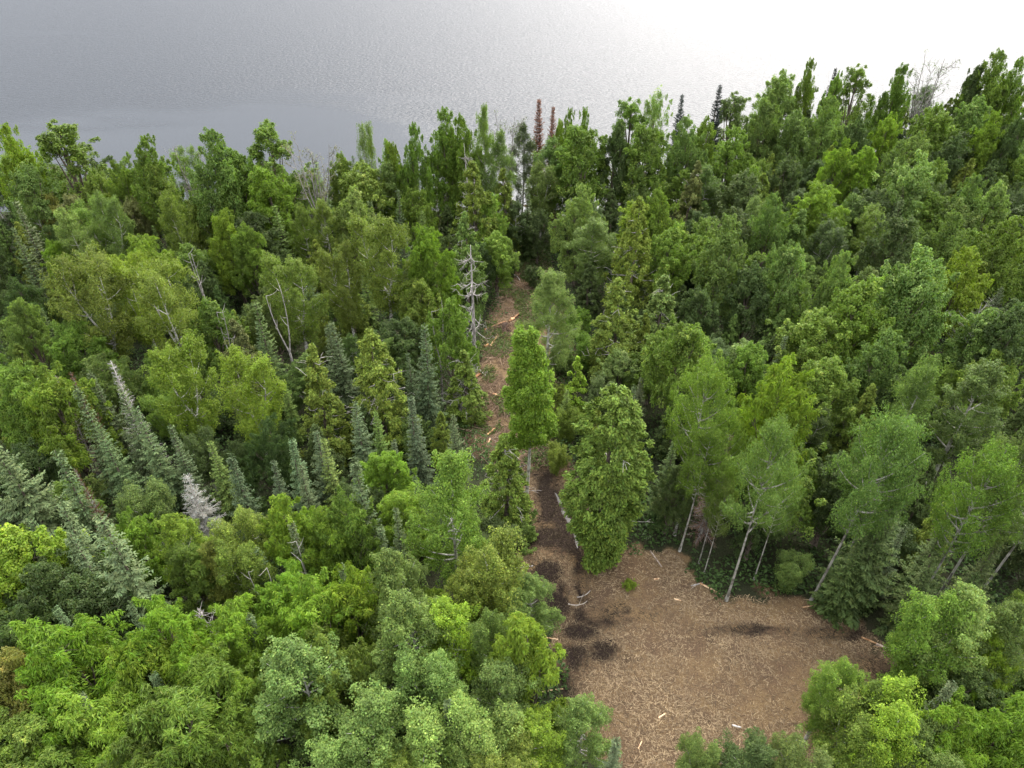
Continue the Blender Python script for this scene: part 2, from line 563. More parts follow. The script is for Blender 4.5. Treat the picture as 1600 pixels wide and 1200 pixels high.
# rut pool: a narrow strip of standing water at the foot of the big cedar
def puddle(pts, widths, name, label):
    L = np.array(pts)
    k = len(L)
    tt = np.linspace(0, k - 1, 26)
    P = np.stack([np.interp(tt, range(k), L[:, 0]), np.interp(tt, range(k), L[:, 1])], 1)
    wd = np.interp(tt, range(k), widths)
    T_ = unit(np.gradient(P, axis=0)); Nn = np.stack([-T_[:, 1], T_[:, 0]], 1)
    jl = wd * (0.35 + 1.3 * lattice_noise(tt * .9, tt * 0, 5, .5)); jr = wd * (0.35 + 1.3 * lattice_noise(tt * .9, tt * 0, 9, .5))
    zz = ground_z(P[:, 0], P[:, 1]).min() + 0.14
    A = P + Nn * jl[:, None]; B = P - Nn * jr[:, None]
    V = np.stack([np.column_stack([A, ground_z(P[:, 0], P[:, 1]) + .09]), np.column_stack([B, ground_z(P[:, 0], P[:, 1]) + .09])], 1).reshape(-1, 3)
    F = [[2 * q, 2 * q + 1, 2 * q + 3, 2 * q + 2] for q in range(25)]
    m, n, l, o = mat_new(name)
    p_ = n.new('ShaderNodeBsdfPrincipled')
    p_.inputs['Base Color'].default_value = (0.03, 0.025, 0.02, 1); p_.inputs['Roughness'].default_value = 0.1
    p_.inputs['IOR'].default_value = 1.33
    p_.inputs['Specular IOR Level'].default_value = 0.3
    l.new(p_.outputs[0], o.inputs['Surface'])
    ob = obj(name, new_mesh(name, np.array(V), np.array(F), m))
    tag(ob, label, kind='structure')


puddle(W2((868, 766), (876, 780), (880, 794), (888, 806), (892, 816)), [0.04, 0.12, 0.17, 0.2, 0.03], 'puddle', 'silvery strip of standing water in the muddy rut')
puddle(W2((897, 818), (900, 828), (902, 838), (903, 850)), [0.03, 0.2, 0.18, 0.03], 'puddle', 'short silvery pool in the rut beside the lush cedar')

# ------------------------------------------------------------------ tree prototypes
def jitter_mul(r, n, clump, amt=0.13, hue=0.07):
    """Per-leaf colour multiplier: clump tone x leaf tone, with some hue drift."""
    v = clump * (1 + r.normal(0, amt, n))
    h = r.normal(0, hue, n)
    return np.clip(np.stack([v * (1 + h), v, v * (1 - 0.6 * h)], 1), 0.25, 2.6)


def curve(p0, p1, bend, k=6):
    t = np.linspace(0, 1, k)[:, None]
    p0 = np.asarray(p0, float); p1 = np.asarray(p1, float)
    return p0 * (1 - t) + p1 * t + np.asarray(bend)[None, :] * (4 * t * (1 - t))


def clumps_to_leaves(r, cc, cr_, tone, n_per, flat, L, asp, droop, spread=0.55, up=0.45):
    """Scatter leaves over upright, tapering tufts. Returns arrays for leaf_mesh."""
    k = len(cc)
    idx = np.repeat(np.arange(k), n_per)
    n = len(idx)
    outw = np.concatenate([cc[:, :2], np.zeros((k, 1))], 1)
    outw = outw / (np.linalg.norm(outw, axis=1, keepdims=True) + 0.5)
    ax = unit(np.array([0, 0, 1.0]) + outw * 0.55 + r.normal(0, 0.33, (k, 3)))
    ln = cr_ * r.uniform(1.5, 2.7, k)
    ax_n = ax[idx]
    d = r.normal(size=(n, 3))
    d = unit(d - ax_n * np.sum(d * ax_n, 1, keepdims=True))
    s_ = r.random(n) ** 1.15
    w = cr_[idx] * (1.0 - s_) ** 0.75 * (0.25 + 0.75 * r.random(n) ** 0.5) * 1.05
    w = w + r.exponential(0.05, n)
    C = cc[idx] + ax_n * ((s_ - 0.42) * ln[idx])[:, None] + d * w[:, None]
    C = C + r.normal(0, 0.04, (n, 3))
    N = unit(d * spread * (1.15 - s_)[:, None] + np.array([0, 0, up]) + ax_n * 0.25 + r.normal(0, 0.26, (n, 3)))
    T = d * np.array([1, 1, 0.4]) + np.array([0, 0, -droop]) + r.normal(0, 0.35, (n, 3))
    Ls = L * r.uniform(0.6, 1.3, n)
    return C, N, T, Ls, Ls * asp * r.uniform(0.8, 1.2, n), jitter_mul(r, n, tone[idx])


def proto_ash(seed, H=12.0, W=7.0, base=0.2, leaf=0.40, asp=0.27, n_leaf=110, lobes=9, mbark=None, pale=0.0, gap=0.0, name='ash'):
    """Lobed broadleaf crown: upright billows of clumps on ascending limbs."""
    r = np.random.default_rng(seed)
    R = W / 2
    zb = base * H
    tb = Tubes()
    lean = r.normal(0, 0.25, 2)
    top = np.array([lean[0], lean[1], H * 0.86])
    trunk = curve((0, 0, -0.3), top, (r.normal(0, .15), r.normal(0, .15), 0), 9)
    tb.add(trunk, np.linspace(0.021 * H, 0.03, 9), 7)
    cc, cr_, tone = [], [], []
    ga = r.random() * 6.28
    lobes = int(lobes * 1.6)
    for k in range(lobes):
        f = (k + r.uniform(-.4, .4)) / (lobes - 1)                 # 0 low ... 1 top
        f = min(max(f, 0), 1)
        ga += 2.4 + r.normal(0, .45)
        rr = R * (0.72 * (1 - f ** 3.2) + 0.08) * r.uniform(0.62, 1.15)
        z = zb + (H - zb) * (0.12 + 0.66 * f ** .85) + r.normal(0, .35)
        c = np.array([math.cos(ga) * rr + lean[0] * f, math.sin(ga) * rr + lean[1] * f, z])
        lr = R * r.uniform(0.26, 0.42) * (1.0 - 0.08 * f)
        lh = lr * r.uniform(1.15, 1.75)
        if c[2] + lh > H:
            c[2] = H - lh
        tz = 0.35 + 0.4 * f
        s = trunk[int(np.clip(tz * 8 * (z / (H * .86)), 1, 7))]
        tb.add(curve(s, c + np.array([0, 0, lh * .3]), (0, 0, -0.25 * r.random()), 6), np.linspace(0.0075 * H, 0.018, 6), 5, False)
        nc = int(r.integers(11, 16))
        hz = r.uniform(-0.75, 1.0, nc)                             # a lobe tapers to an uneven point
        an = r.random(nc) * 6.28
        wr = np.sqrt(np.clip(1 - np.abs(hz) ** 1.5, 0.02, 1)) * np.where(hz > 0, 1 - .35 * hz, 1)
        p = c + np.stack([np.cos(an) * wr * lr, np.sin(an) * wr * lr, hz * lh], 1) * r.uniform(0.78, 1.12, (nc, 1))
        ns = 3                                                     # shoots that stand out of it
        sh = c + np.stack([r.normal(0, .5, ns) * lr + math.cos(ga) * lr * .6, r.normal(0, .5, ns) * lr + math.sin(ga) * lr * .6, lh * r.uniform(.5, 1.15, ns)], 1)
        p = np.concatenate([p, sh])
        for q in p[:4]:
            tb.add(curve(c, q, (0, 0, 0.1), 3), [0.025, 0.018, 0.008], 4, False)
        rad = R * np.concatenate([r.uniform(0.10, 0.20, nc), r.uniform(.06, .10, ns)])
        if gap > 0:
            keep = r.random(len(p)) > gap
            p = p[keep]; rad = rad[keep]
        cc.append(p)
        cr_.append(rad)
        tone.append(np.full(len(p), r.normal(1, 0.10)) * r.normal(1, 0.10, len(p)))
    cc = np.concatenate(cc); cr_ = np.concatenate(cr_); tone = np.concatenate(tone)
    n_leaf = int(n_leaf * 1.35)
    C, N, T, L, Wd, mul = clumps_to_leaves(r, cc, cr_, tone, n_leaf, 0.9, leaf * .74, asp, 0.45)
    if pale > 0:                            # leaves the wind has turned over show their paler backs
        turned = (np.repeat(r.random(len(cc)) < pale, n_leaf)) & (r.random(len(C)) < 0.55)
        mul[turned] *= np.array([1.9, 1.65, 2.3])
    crown = leaf_mesh(name + '_crown', C, N, T, L, Wd, mul, M_LEAF)
    return dict(H=H, W=W, parts=[('trunk', tb.mesh(name + '_trunk', mbark or M_BARK)), ('crown', crown)])


def proto_birch(seed, H=14.0, W=7.0, base=0.3, leaf=0.2, asp=0.75, n_leaf=110, forks=3, mbark=None, shape=0.5, per=11, name='birch', flat=0.8, pale=0.0, cl=(0.1, 0.18), core=0.3):
    """Aspen or birch: pale stem(s), ascending limbs, fine open foliage through the crown."""
    r = np.random.default_rng(seed)
    R = W / 2
    zb = base * H
    tb = Tubes()
    stems = []
    if forks > 1:
        fk = np.array([r.normal(0, .1), r.normal(0, .1), H * r.uniform(0.32, 0.45)])
        tb.add(curve((0, 0, -0.3), fk, (r.normal(0, .1), r.normal(0, .1), 0), 5), np.linspace(0.0165 * H, 0.012 * H, 5), 7)
        a0 = r.random() * 6.28
        for k in range(forks):
            a = a0 + k * 6.28 / forks + r.normal(0, .3)
            rr = R * r.uniform(0.3, 0.55)
            e = np.array([math.cos(a) * rr, math.sin(a) * rr, H * r.uniform(0.84, 0.95)])
            stems.append(curve(fk, e, (math.cos(a) * .35, math.sin(a) * .35, -0.2), 8))
            tb.add(stems[-1], np.linspace(0.0095 * H, 0.015, 8), 6)
    else:
        e = np.array([r.normal(0, .25), r.normal(0, .25), H * 0.95])
        s = curve((0, 0, -0.3), e, (r.normal(0, .2), r.normal(0, .2), 0), 12)
        stems.append(s)
        tb.add(s, np.linspace((.010 if H > 15 else .0135) * H, 0.015, 12), 7)
    cc, cr_, tone = [], [], []
    nb = 30 // len(stems)
    for s in stems:
        ga = r.random() * 6.28
        zs = np.linspace(zb, H * 0.97, nb)
        for z in zs:
            f = (z - zb) / (H - zb)
            i = np.clip(np.searchsorted(s[:, 2], z * 0.93), 1, len(s) - 1)
            p0 = s[i - 1] + (s[i] - s[i - 1]) * r.random()
            if p0[2] > z:
                p0 = s[i - 1]
            ga += 2.4 + r.normal(0, .4)
            prof = (math.sin(math.pi * min(1, (0.12 + 0.88 * f)) ** shape) * 0.95 + 0.08)
            ext = R * prof * r.uniform(0.75, 1.1) * (1 if len(stems) == 1 else 0.62)
            e = np.array([p0[0] + math.cos(ga) * ext, p0[1] + math.sin(ga) * ext, min(H - 0.2, z + ext * r.uniform(0.15, 0.6))])
            br = curve(p0, e, (0, 0, -0.12 * ext), 6)
            tb.add(br, np.linspace(0.006 * H * (1 - .5 * f), 0.014, 6), 5, False)
            t = core + (1 - core) * r.random(per) ** 0.6
            q = p0 + (e - p0) * t[:, None] + r.normal(0, 0.11 * R, (per, 3)) * np.array([1, 1, .8])
            cc.append(q); cr_.append(R * r.uniform(cl[0], cl[1], per)); tone.append(r.normal(1, .13, per))
    cc = np.concatenate(cc); cr_ = np.concatenate(cr_); tone = np.concatenate(tone)
    cc[:, 2] = np.minimum(cc[:, 2], H - cr_ * .8)
    C, N, T, L, Wd, mul = clumps_to_leaves(r, cc, cr_, tone, max(6, int(n_leaf * 330 / len(cc))), flat, leaf * .64, asp, 0.5, 0.45, 0.5)
    if pale > 0:
        turned = r.random(len(C)) < pale
        mul[turned] *= np.array([1.7, 1.55, 1.7])
    crown = leaf_mesh(name + '_crown', C, N, T, L, Wd, mul, M_LEAF)
    return dict(H=H, W=W, parts=[('trunk', tb.mesh(name + '_trunk', mbark or M_BIRCH)), ('crown', crown)])


def proto_cedar(seed, H=13.0, W=6.0, base=0.04, n_cl=250, n_leaf=92, leaf=0.25, point=0.75, bare=12, low=0.7, ramp=3.5, name='cedar'):
    """White cedar: dense ragged cone of hanging fans with bleached bare limbs poking out."""
    r = np.random.default_rng(seed)
    R = W / 2
    tb = Tubes()
    tr = curve((0, 0, -0.3), (r.normal(0, .15), r.normal(0, .15), H * 0.97), (r.normal(0, .15), r.normal(0, .15), 0), 10)
    tb.add(tr, np.linspace(0.02 * H, 0.02, 10), 7)
    t = r.random(n_cl) ** 1.25
    a = r.random(n_cl) * 6.28
    ph = r.random(6) * 6.28
    bul = 1 + 0.16 * np.sin(2 * a + ph[0] + 5 * t) + 0.13 * np.sin(3 * a + ph[1] - 9 * t) + 0.10 * np.sin(5 * a + 13 * t + ph[2])
    prof = np.clip((1 - t), 0, 1) ** point * np.clip(low + (1 - low) * ramp * t, 0, 1)
    rad = R * prof * bul * np.where(r.random(n_cl) < .22, r.uniform(.2, .65, n_cl), r.uniform(0.72, 1.03, n_cl))
    z = H * (base + (1 - base) * t) * 0.985
    cc = np.stack([np.cos(a) * rad, np.sin(a) * rad, z], 1)
    cr_ = R * r.uniform(0.12, 0.22, n_cl) * (0.55 + 0.45 * (1 - t))
    tone = r.normal(1, .15, n_cl)
    idx = np.repeat(np.arange(n_cl), n_leaf)
    n = len(idx)
    d = unit(r.normal(size=(n, 3)))
    outw = np.stack([np.cos(a), np.sin(a), np.full(n_cl, 0.25)], 1)[idx]
    C = cc[idx] + d * (cr_[idx] * r.uniform(0.2, 1.0, n))[:, None]
    N = unit(outw * 0.35 + np.array([0, 0, 0.75]) + r.normal(0, 0.45, (n, 3)))
    T = outw + np.array([0, 0, -0.35]) + r.normal(0, 0.45, (n, 3))
    L = leaf * r.uniform(0.6, 1.3, n)
    crown = leaf_mesh(name + '_crown', C, N, T, L, L * 0.52, jitter_mul(r, n, tone[idx], 0.2), M_NEEDLE)
    parts = [('trunk', tb.mesh(name + '_trunk', M_BARK)), ('crown', crown)]
    if bare:
        for k in range(bare):
            bb = Tubes()
            tt = r.uniform(0.35, 0.92)
            an = r.random() * 6.28
            p0 = tr[int(tt * 9)]
            pr = R * (1 - tt) ** point * np.clip(0.62 + 2.2 * tt, 0, 1) * r.uniform(1.05, 1.3) + .15
            e = np.array([math.cos(an) * pr, math.sin(an) * pr, p0[2] + r.uniform(-.2, .6)])
            c = curve(p0, e, (0, 0, -0.35 * r.random() - .1), 7)
            bb.add(c, np.linspace(0.05, 0.018, 7), 4, False)
            for _ in range(3):
                q = c[r.integers(4, 7)]
                bb.add(curve(q, q + r.normal(0, .35, 3) + np.array([math.cos(an), math.sin(an), .3]) * .3, (0, 0, .05), 4), np.linspace(0.022, 0.01, 4), 3, False)
            parts.append(('bare_branch', bb.mesh(name + '_bare', M_DEAD)))
    return dict(H=H, W=W, parts=parts)


def proto_spruce(seed, H=12.0, W=4.0, levels=34, base=0.03, twig=0.30, dead=False, power=0.85, dens=1.0, name='spruce', wtw=0.42, fine=True):
    """Conifer spire: whorls of branches, each a flat spray of needle twigs (or bare twigs when dead)."""
    r = np.random.default_rng(seed)
    R = W / 2
    tb = Tubes()
    tr = curve((0, 0, -0.3), (r.normal(0, .06), r.normal(0, .06), H), (r.normal(0, .08), r.normal(0, .08), 0), 10)
    tb.add(tr, np.linspace(0.015 * H, 0.012, 10), 6)
    Cs, Ns, Ts, Ls, Ws, Ms = [], [], [], [], [], []
    zz = H * (base + (1 - base) * (np.linspace(0, 1, levels) ** 0.92))
    bt = Tubes()
    for li, z in enumerate(zz[:-1]):
        f = z / H
        nb = int(r.integers(6, 9)) if f < .8 else int(r.integers(6, 8))
        a0 = r.random() * 6.28
        wh = r.uniform(.82, 1.12)
        for b in range(nb):
            if r.random() < (0.09 if not dead else 0.12):
                continue
            an = a0 + b * 6.28 / nb + r.normal(0, .2)
            ln = max(0.24, R * (1 - f) ** power * r.uniform(0.5, 1.15) * wh)
            sl = -0.28 + 0.95 * f ** 1.3 + r.normal(0, .06)
            hd = np.array([math.cos(an), math.sin(an), 0]); up = np.array([0, 0, 1.0])
            d = unit((hd + up * sl)[None])[0]
            p0 = np.array([0, 0, z + r.normal(0, .05)])
            curl = 0.16 * ln
            if dead:
                pts = np.array([p0 + d * ln * s + up * curl * s * s for s in np.linspace(0, 1, 5)])
                bt.add(pts, np.linspace(0.03, 0.01, 5) * (0.6 + 0.6 * (1 - f)), 4, False)
            m = max(3, int(ln / 0.105 * dens))
            s = np.linspace(0.16, 1.0, m) + r.normal(0, .02, m)
            side = np.cross(up, hd)
            for sg in (-1, 1):
                ang = r.uniform(0.6, 1.0, m)
                tl = np.clip(0.42 * ln * (1.05 - 0.75 * s), 0.22, 0.75) * r.uniform(.75, 1.2, m)
                tdir = d[None, :] * np.cos(ang)[:, None] + side[None, :] * (sg * np.sin(ang))[:, None] + up[None, :] * r.normal(-0.10, 0.2, m)[:, None]
                tdir = unit(tdir)
                pc = p0 + d[None, :] * (ln * s)[:, None] + up[None, :] * (curl * s * s)[:, None] + tdir * (tl * 0.5)[:, None]
                Cs.append(pc); Ts.append(tdir)
                Ns.append(unit(up + hd * 0.35 + r.normal(0, .35, (m, 3))))
                Ls.append(tl); Ws.append(np.clip(tl * wtw, 0.10, 0.22) * (0.3 if dead else 1.0))
                Ms.append(jitter_mul(r, m, np.full(m, r.normal(1, .12)), .14, .06) * (0.9 + 0.22 * s)[:, None])
    C, N, T = np.concatenate(Cs), np.concatenate(Ns), np.concatenate(Ts)
    L, Wd, mul = np.concatenate(Ls), np.concatenate(Ws), np.concatenate(Ms)
    if not dead:                             # leader shoot
        k = 26
        zt = H * (0.93 + 0.075 * r.random(k))
        a = r.random(k) * 6.28
        C = np.concatenate([C, np.stack([np.cos(a) * .05, np.sin(a) * .05, zt], 1)])
        N = np.concatenate([N, np.stack([np.cos(a), np.sin(a), a * 0 + .3], 1)])
        T = np.concatenate([T, np.stack([np.cos(a) * .35, np.sin(a) * .35, a * 0 + 1], 1)])
        L = np.concatenate([L, np.full(k, .26)]); Wd = np.concatenate([Wd, np.full(k, .09)])
        mul = np.concatenate([mul, np.ones((k, 3))])
    crown = leaf_mesh(name + '_crown', C, N, T, L, Wd, mul, M_NEEDLE, 0.1)
    parts = [('trunk', tb.mesh(name + '_trunk', M_DEAD if dead else M_BARK))]
    if dead:
        parts.append(('branches', bt.mesh(name + '_branches', M_DEAD)))
        parts.append(('twigs', crown))
    else:
        parts.append(('crown', crown))
    return dict(H=H, W=W, parts=parts)


def proto_snag(seed, H=12.0, W=4.0, style='fork', leaf=0, name='snag'):
    """Bare dead tree. fork: two or three smooth stems; cedar: one stem ringed with curved limbs; crown: many fine ascending twigs."""
    r = np.random.default_rng(seed)
    R = W / 2
    tb = Tubes()
    limbs = []
    ends = []
    if style == 'fork':
        fk = np.array([r.normal(0, .15), r.normal(0, .15), H * 0.45])
        tb.add(curve((0, 0, -.3), fk, (r.normal(0, .1), 0, 0), 6), np.linspace(0.015 * H, 0.012 * H, 6), 7)
        for k in range(2):
            bb = Tubes(); limbs.append(bb)
            a = k * math.pi + r.normal(0, .2)
            e = np.array([math.cos(a) * R * .5, math.sin(a) * R * .2, H * (1 - 0.06 * k)])
            c = curve(fk, e, (math.cos(a) * .3, 0, 0), 8)
            bb.add(c, np.linspace(0.0095 * H, 0.03, 8), 5)
            for _ in range(5):
                q = c[r.integers(3, 8)]
                bb.add(curve(q, q + np.array([r.normal(0, .6), r.normal(0, .6), r.uniform(.2, .9)]), (r.normal(0, .1), 0, -.1), 5), np.linspace(.035, .014, 5), 4, False)
    elif style == 'cedar':
        tr = curve((0, 0, -.3), (r.normal(0, .2), r.normal(0, .2), H), (r.normal(0, .25), r.normal(0, .25), 0), 12)
        tb.add(tr, np.linspace(0.017 * H, 0.03, 12), 7)
        for k in range(44):
            bb = Tubes(); limbs.append(bb)
            f = r.uniform(0.15, 0.98)
            p0 = tr[int(f * 11)]
            a = r.random() * 6.28
            ln = R * (1.08 - f) ** .55 * r.uniform(.55, 1.2)
            e = p0 + np.array([math.cos(a) * ln, math.sin(a) * ln, ln * r.uniform(-.75, -.05)])
            c = curve(p0, e, (0, 0, -0.16 * ln), 7)
            c[-1, 2] += .3 * ln; c[-2, 2] += 0.08 * ln
            bb.add(c, np.linspace(.05, .016, 7), 4, False)
            for _ in range(6):
                q = c[r.integers(2, 7)]
                bb.add(curve(q, q + r.normal(0, .35, 3) + np.array([math.cos(a) * .3, math.sin(a) * .3, -.2]), (0, 0, -.06), 4), np.linspace(.024, .011, 4), 3, False)
    else:
        fk = np.array([r.normal(0, .2), r.normal(0, .2), H * 0.4])
        tb.add(curve((0, 0, -.3), fk, (r.normal(0, .1), 0, 0), 6), np.linspace(0.014 * H, 0.011 * H, 6), 7)
        for k in range(7):
            bb = Tubes(); limbs.append(bb)
            a = k * 0.9 + r.normal(0, .25)
            rr = R * r.uniform(.3, .95)
            e = np.array([math.cos(a) * rr, math.sin(a) * rr, H * r.uniform(.75, 1)])
            c = curve(fk, e, (math.cos(a) * .3, math.sin(a) * .3, -.3), 8)
            bb.add(c, np.linspace(.007 * H, .028, 8), 5, False)
            for _ in range(10):
                q = c[r.integers(2, 8)]
                e2 = q + np.array([math.cos(a) * .5 + r.normal(0, .6), math.sin(a) * .5 + r.normal(0, .6), r.uniform(.3, 1.6)])
                c2 = curve(q, e2, (r.normal(0, .1), r.normal(0, .1), -.1), 5)
                bb.add(c2, np.linspace(.034, .018, 5), 4, False)
                ends += [c2[3], c2[4], e2 + r.normal(0, .25, 3)]
                for _ in range(3):
                    q2 = c2[r.integers(2, 5)]
                    bb.add(curve(q2, q2 + np.array([r.normal(0, .35), r.normal(0, .35), r.uniform(.1, .7)]), (0, 0, 0), 3), [.022, .018, .013], 3, False)
    parts = [('trunk', tb.mesh(name + '_trunk', M_DEAD))] + [('limb', b_.mesh(name + '_limb', M_DEAD)) for b_ in limbs]
    if leaf and ends:
        cc = np.array(ends)
        k = len(cc)
        C, N, T, L, Wd, mul = clumps_to_leaves(r, cc, np.full(k, .35), r.normal(1, .2, k), leaf, 1, .17, .7, .5)
        parts.append(('crown', leaf_mesh(name + '_crown', C, N, T, L, Wd, mul, M_LEAF)))
    return dict(H=H, W=W, parts=parts)


PROTO = {
    'A': [proto_ash(101, 12, 7.5, name='ash_a'), proto_ash(102, 13, 7, lobes=10, name='ash_b', pale=0.1), proto_ash(103, 11, 7.5, lobes=8, name='ash_c'),
          proto_ash(104, 14, 6.5, lobes=11, name='ash_d', leaf=.36), proto_ash(105, 13, 5, lobes=9, name='ash_e', leaf=.34, n_leaf=95)],
    'M': [proto_ash(111, 13, 7.5, lobes=11, leaf=.27, asp=.7, n_leaf=100, name='maple_a'), proto_ash(112, 14, 7, lobes=12, leaf=.27, asp=.7, n_leaf=95, name='maple_b', pale=.22),
          proto_ash(113, 15, 6.5, lobes=12, leaf=.26, asp=.7, n_leaf=95, name='maple_c', pale=.12), proto_ash(114, 13, 8, lobes=12, leaf=.28, asp=.7, n_leaf=105, name='maple_d', pale=.35)],
    'G': [proto_ash(121, 17, 7, base=.4, lobes=9, leaf=.27, asp=.6, n_leaf=70, gap=.3, name='gappy_a', pale=.15), proto_ash(122, 17, 5, base=.4, lobes=8, leaf=.27, asp=.6, n_leaf=70, gap=.25, name='gappy_b')],
    'B': [proto_birch(201, 14, 8, forks=3, shape=1.0, name='birch_a', n_leaf=125), proto_birch(202, 14, 7, forks=2, shape=1.0, name='birch_b', n_leaf=120), proto_birch(203, 13, 6, forks=1, shape=.9, name='birch_c')],
    'P': [proto_birch(301, 14, 6.2, forks=1, shape=.62, mbark=M_ASPEN, leaf=.19, n_leaf=115, name='aspen_a', pale=.06), proto_birch(302, 13, 6.4, forks=2, shape=.7, mbark=M_ASPEN, leaf=.18, n_leaf=120, name='aspen_b', pale=.12),
          proto_birch(303, 12, 6.4, forks=3, shape=.75, mbark=M_ASPEN, leaf=.17, n_leaf=130, name='aspen_c', pale=.16), proto_birch(304, 15, 5, forks=1, shape=.7, mbark=M_ASPEN, leaf=.19, n_leaf=95, name='aspen_d', pale=.05)],
    'H': [proto_birch(311, 17, 6.5, base=.5, forks=1, shape=.8, mbark=M_ASPEN, leaf=.2, n_leaf=70, name='tall_aspen_a', pale=.04), proto_birch(312, 17, 7.5, base=.48, forks=1, shape=.85, mbark=M_ASPEN, leaf=.2, n_leaf=78, name='tall_aspen_b', pale=.08)],
    'K': [proto_birch(321, 17.6, 4.0, base=.37, forks=1, shape=.6, mbark=M_ASPEN, leaf=.25, n_leaf=260, name='track_tree', per=20, core=0.0, cl=(.14, .24))],
    'L': [proto_birch(331, 14, 5.2, base=.26, forks=1, shape=.55, mbark=M_ASPEN, leaf=.16, asp=.5, n_leaf=190, name='airy')],
    'C': [proto_cedar(401, 13, 6.5, name='cedar_a'), proto_cedar(402, 13, 5.5, name='cedar_b', bare=16), proto_cedar(403, 14, 7, point=.6, name='cedar_c', bare=22), proto_cedar(404, 9, 3.2, n_cl=130, bare=0, point=.9, leaf=.3, name='cedar_d')],
    'X': [proto_cedar(411, 17.5, 6.2, n_cl=720, n_leaf=90, leaf=.235, point=.33, bare=5, low=.42, ramp=2.4, name='big_cedar')],
    'S': [proto_spruce(501, 12, 4, name='spruce_a'), proto_spruce(502, 13, 4.6, name='spruce_b', power=.75), proto_spruce(503, 11, 3.4, levels=30, name='spruce_c', power=.95), proto_spruce(504, 13, 3.0, levels=38, name='spruce_d', power=.8),
          proto_spruce(505, 13, 6.0, levels=38, name='spruce_e', power=.7)],
    'T': [proto_spruce(511, 12, 3, levels=30, dead=True, name='dead_spruce_a'), proto_spruce(512, 9, 4, levels=24, dead=True, name='dead_spruce_b', dens=1.5, wtw=.5)],
    'R': [proto_spruce(521, 17, 3.6, levels=62, name='rust_spruce', power=.62, wtw=.5, dens=1.8)],
    'Q': [proto_spruce(522, 17, 3.6, levels=62, name='dark_spire', power=.66, wtw=.5, dens=1.8)],
    'D': [proto_snag(601, 12, 4, 'fork', name='snag_fork')],
    'W': [proto_snag(611, 15, 5, 'cedar', name='snag_cedar')],
    'N': [proto_snag(621, 16, 5.5, 'crown', leaf=5, name='snag_crown'), proto_snag(622, 15, 6, 'crown', leaf=0, name='snag_bare')],
    'U': [proto_birch(701, 4.5, 4.2, base=.1, forks=3, shape=1, leaf=.17, n_leaf=55, name='shrub_a', mbark=M_BARK), proto_ash(702, 4, 3.6, base=.08, lobes=6, leaf=.24, asp=.6, n_leaf=50, name='shrub_b')],
}
KIND = {  # object name, category, noun, part colours
    'A': ('ash_tree', 'tree', 'ash'), 'M': ('maple_tree', 'tree', 'maple'), 'G': ('poplar_tree', 'tree', 'poplar'), 'B': ('birch_tree', 'tree', 'birch'),
    'P': ('aspen_tree', 'tree', 'aspen'), 'H': ('aspen_tree', 'tree', 'aspen'), 'K': ('aspen_tree', 'tree', 'aspen'), 'L': ('aspen_tree', 'tree', 'aspen'),
    'C': ('cedar_tree', 'tree', 'cedar'), 'X': ('cedar_tree', 'tree', 'cedar'), 'S': ('spruce_tree', 'tree', 'spruce'), 'T': ('dead_spruce', 'tree', 'dead spruce'),
    'R': ('dead_spruce', 'tree', 'dead spruce'), 'D': ('dead_tree', 'tree', 'dead tree'), 'W': ('dead_cedar', 'tree', 'dead cedar'), 'N': ('dead_tree', 'tree', 'dying tree'),
    'U': ('shrub', 'shrub', 'shrub'), 'Q': ('spruce_tree', 'tree', 'spruce'),
}
COLOR = {
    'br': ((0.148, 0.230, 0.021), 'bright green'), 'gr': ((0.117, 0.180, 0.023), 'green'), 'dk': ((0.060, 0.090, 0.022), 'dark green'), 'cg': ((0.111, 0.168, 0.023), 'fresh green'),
    'ol': ((0.127, 0.168, 0.023), 'olive green'), 'ye': ((0.157, 0.227, 0.019), 'yellow-green'), 'pl': ((0.142, 0.206, 0.044), 'pale green'),
    'gy': ((0.080, 0.110, 0.043), 'grey-green'), 'bl': ((0.077, 0.106, 0.044), 'blue-green'), 'bn': ((0.127, 0.134, 0.040), 'brownish green'),
    'bk': ((0.022, 0.032, 0.024), 'blackish'), 'rd': ((0.150, 0.064, 0.036), 'rust-red'), 'wh': ((1.000, 1.000, 1.000), 'white'), 'gs': ((0.250, 0.240, 0.215), 'silver-grey'), 'bw': ((0.160, 0.105, 0.075), 'brown'),
    'fg': ((0.111, 0.164, 0.034), 'mid green'), 'or': ((0.152, 0.160, 0.028), 'orange-tinged'),
}
GROUP = {'ash': 'ash trees of the forest', 'maple': 'maple trees of the forest', 'poplar': 'poplars of the forest', 'birch': 'birches of the forest', 'aspen': 'aspens of the forest',
         'cedar': 'cedars of the forest', 'spruce': 'spruces of the forest', 'dead spruce': 'dead spruces', 'dead tree': 'dead standing trees', 'dead cedar': 'dead standing trees',
         'dying tree': 'dead standing trees', 'shrub': 'shrubs under the trees'}

TREES = []      # dicts: x, y, H, W, kind, colour, label


def plant(sp, x, y, H, W, col, label=None, rz=None, variant=None):
    TREES.append(dict(sp=sp, x=x, y=y, H=H, W=W, col=col, label=label, rz=rz, var=variant))


def T(sp, px, py, H, W, col, label=None, rz=None, variant=None):
    """A tree whose tip stands at pixel (px, py) of the photograph and that is H metres tall."""
    W *= {'P': .86, 'S': .88, 'A': .9, 'M': .88, 'B': .93, 'H': .85}.get(sp, 1)
    p = at(px, py, H)
    plant(sp, p[0], p[1], H, W, col, label, rz, variant)


def TB(sp, bx, by, H, W, col, label=None, rz=None, variant=None):
    """A tree whose foot stands at pixel (bx, by) of the photograph."""
    W *= .84
    p = at(bx, by, 0)
    plant(sp, p[0], p[1], H, W, col, label, rz, variant)


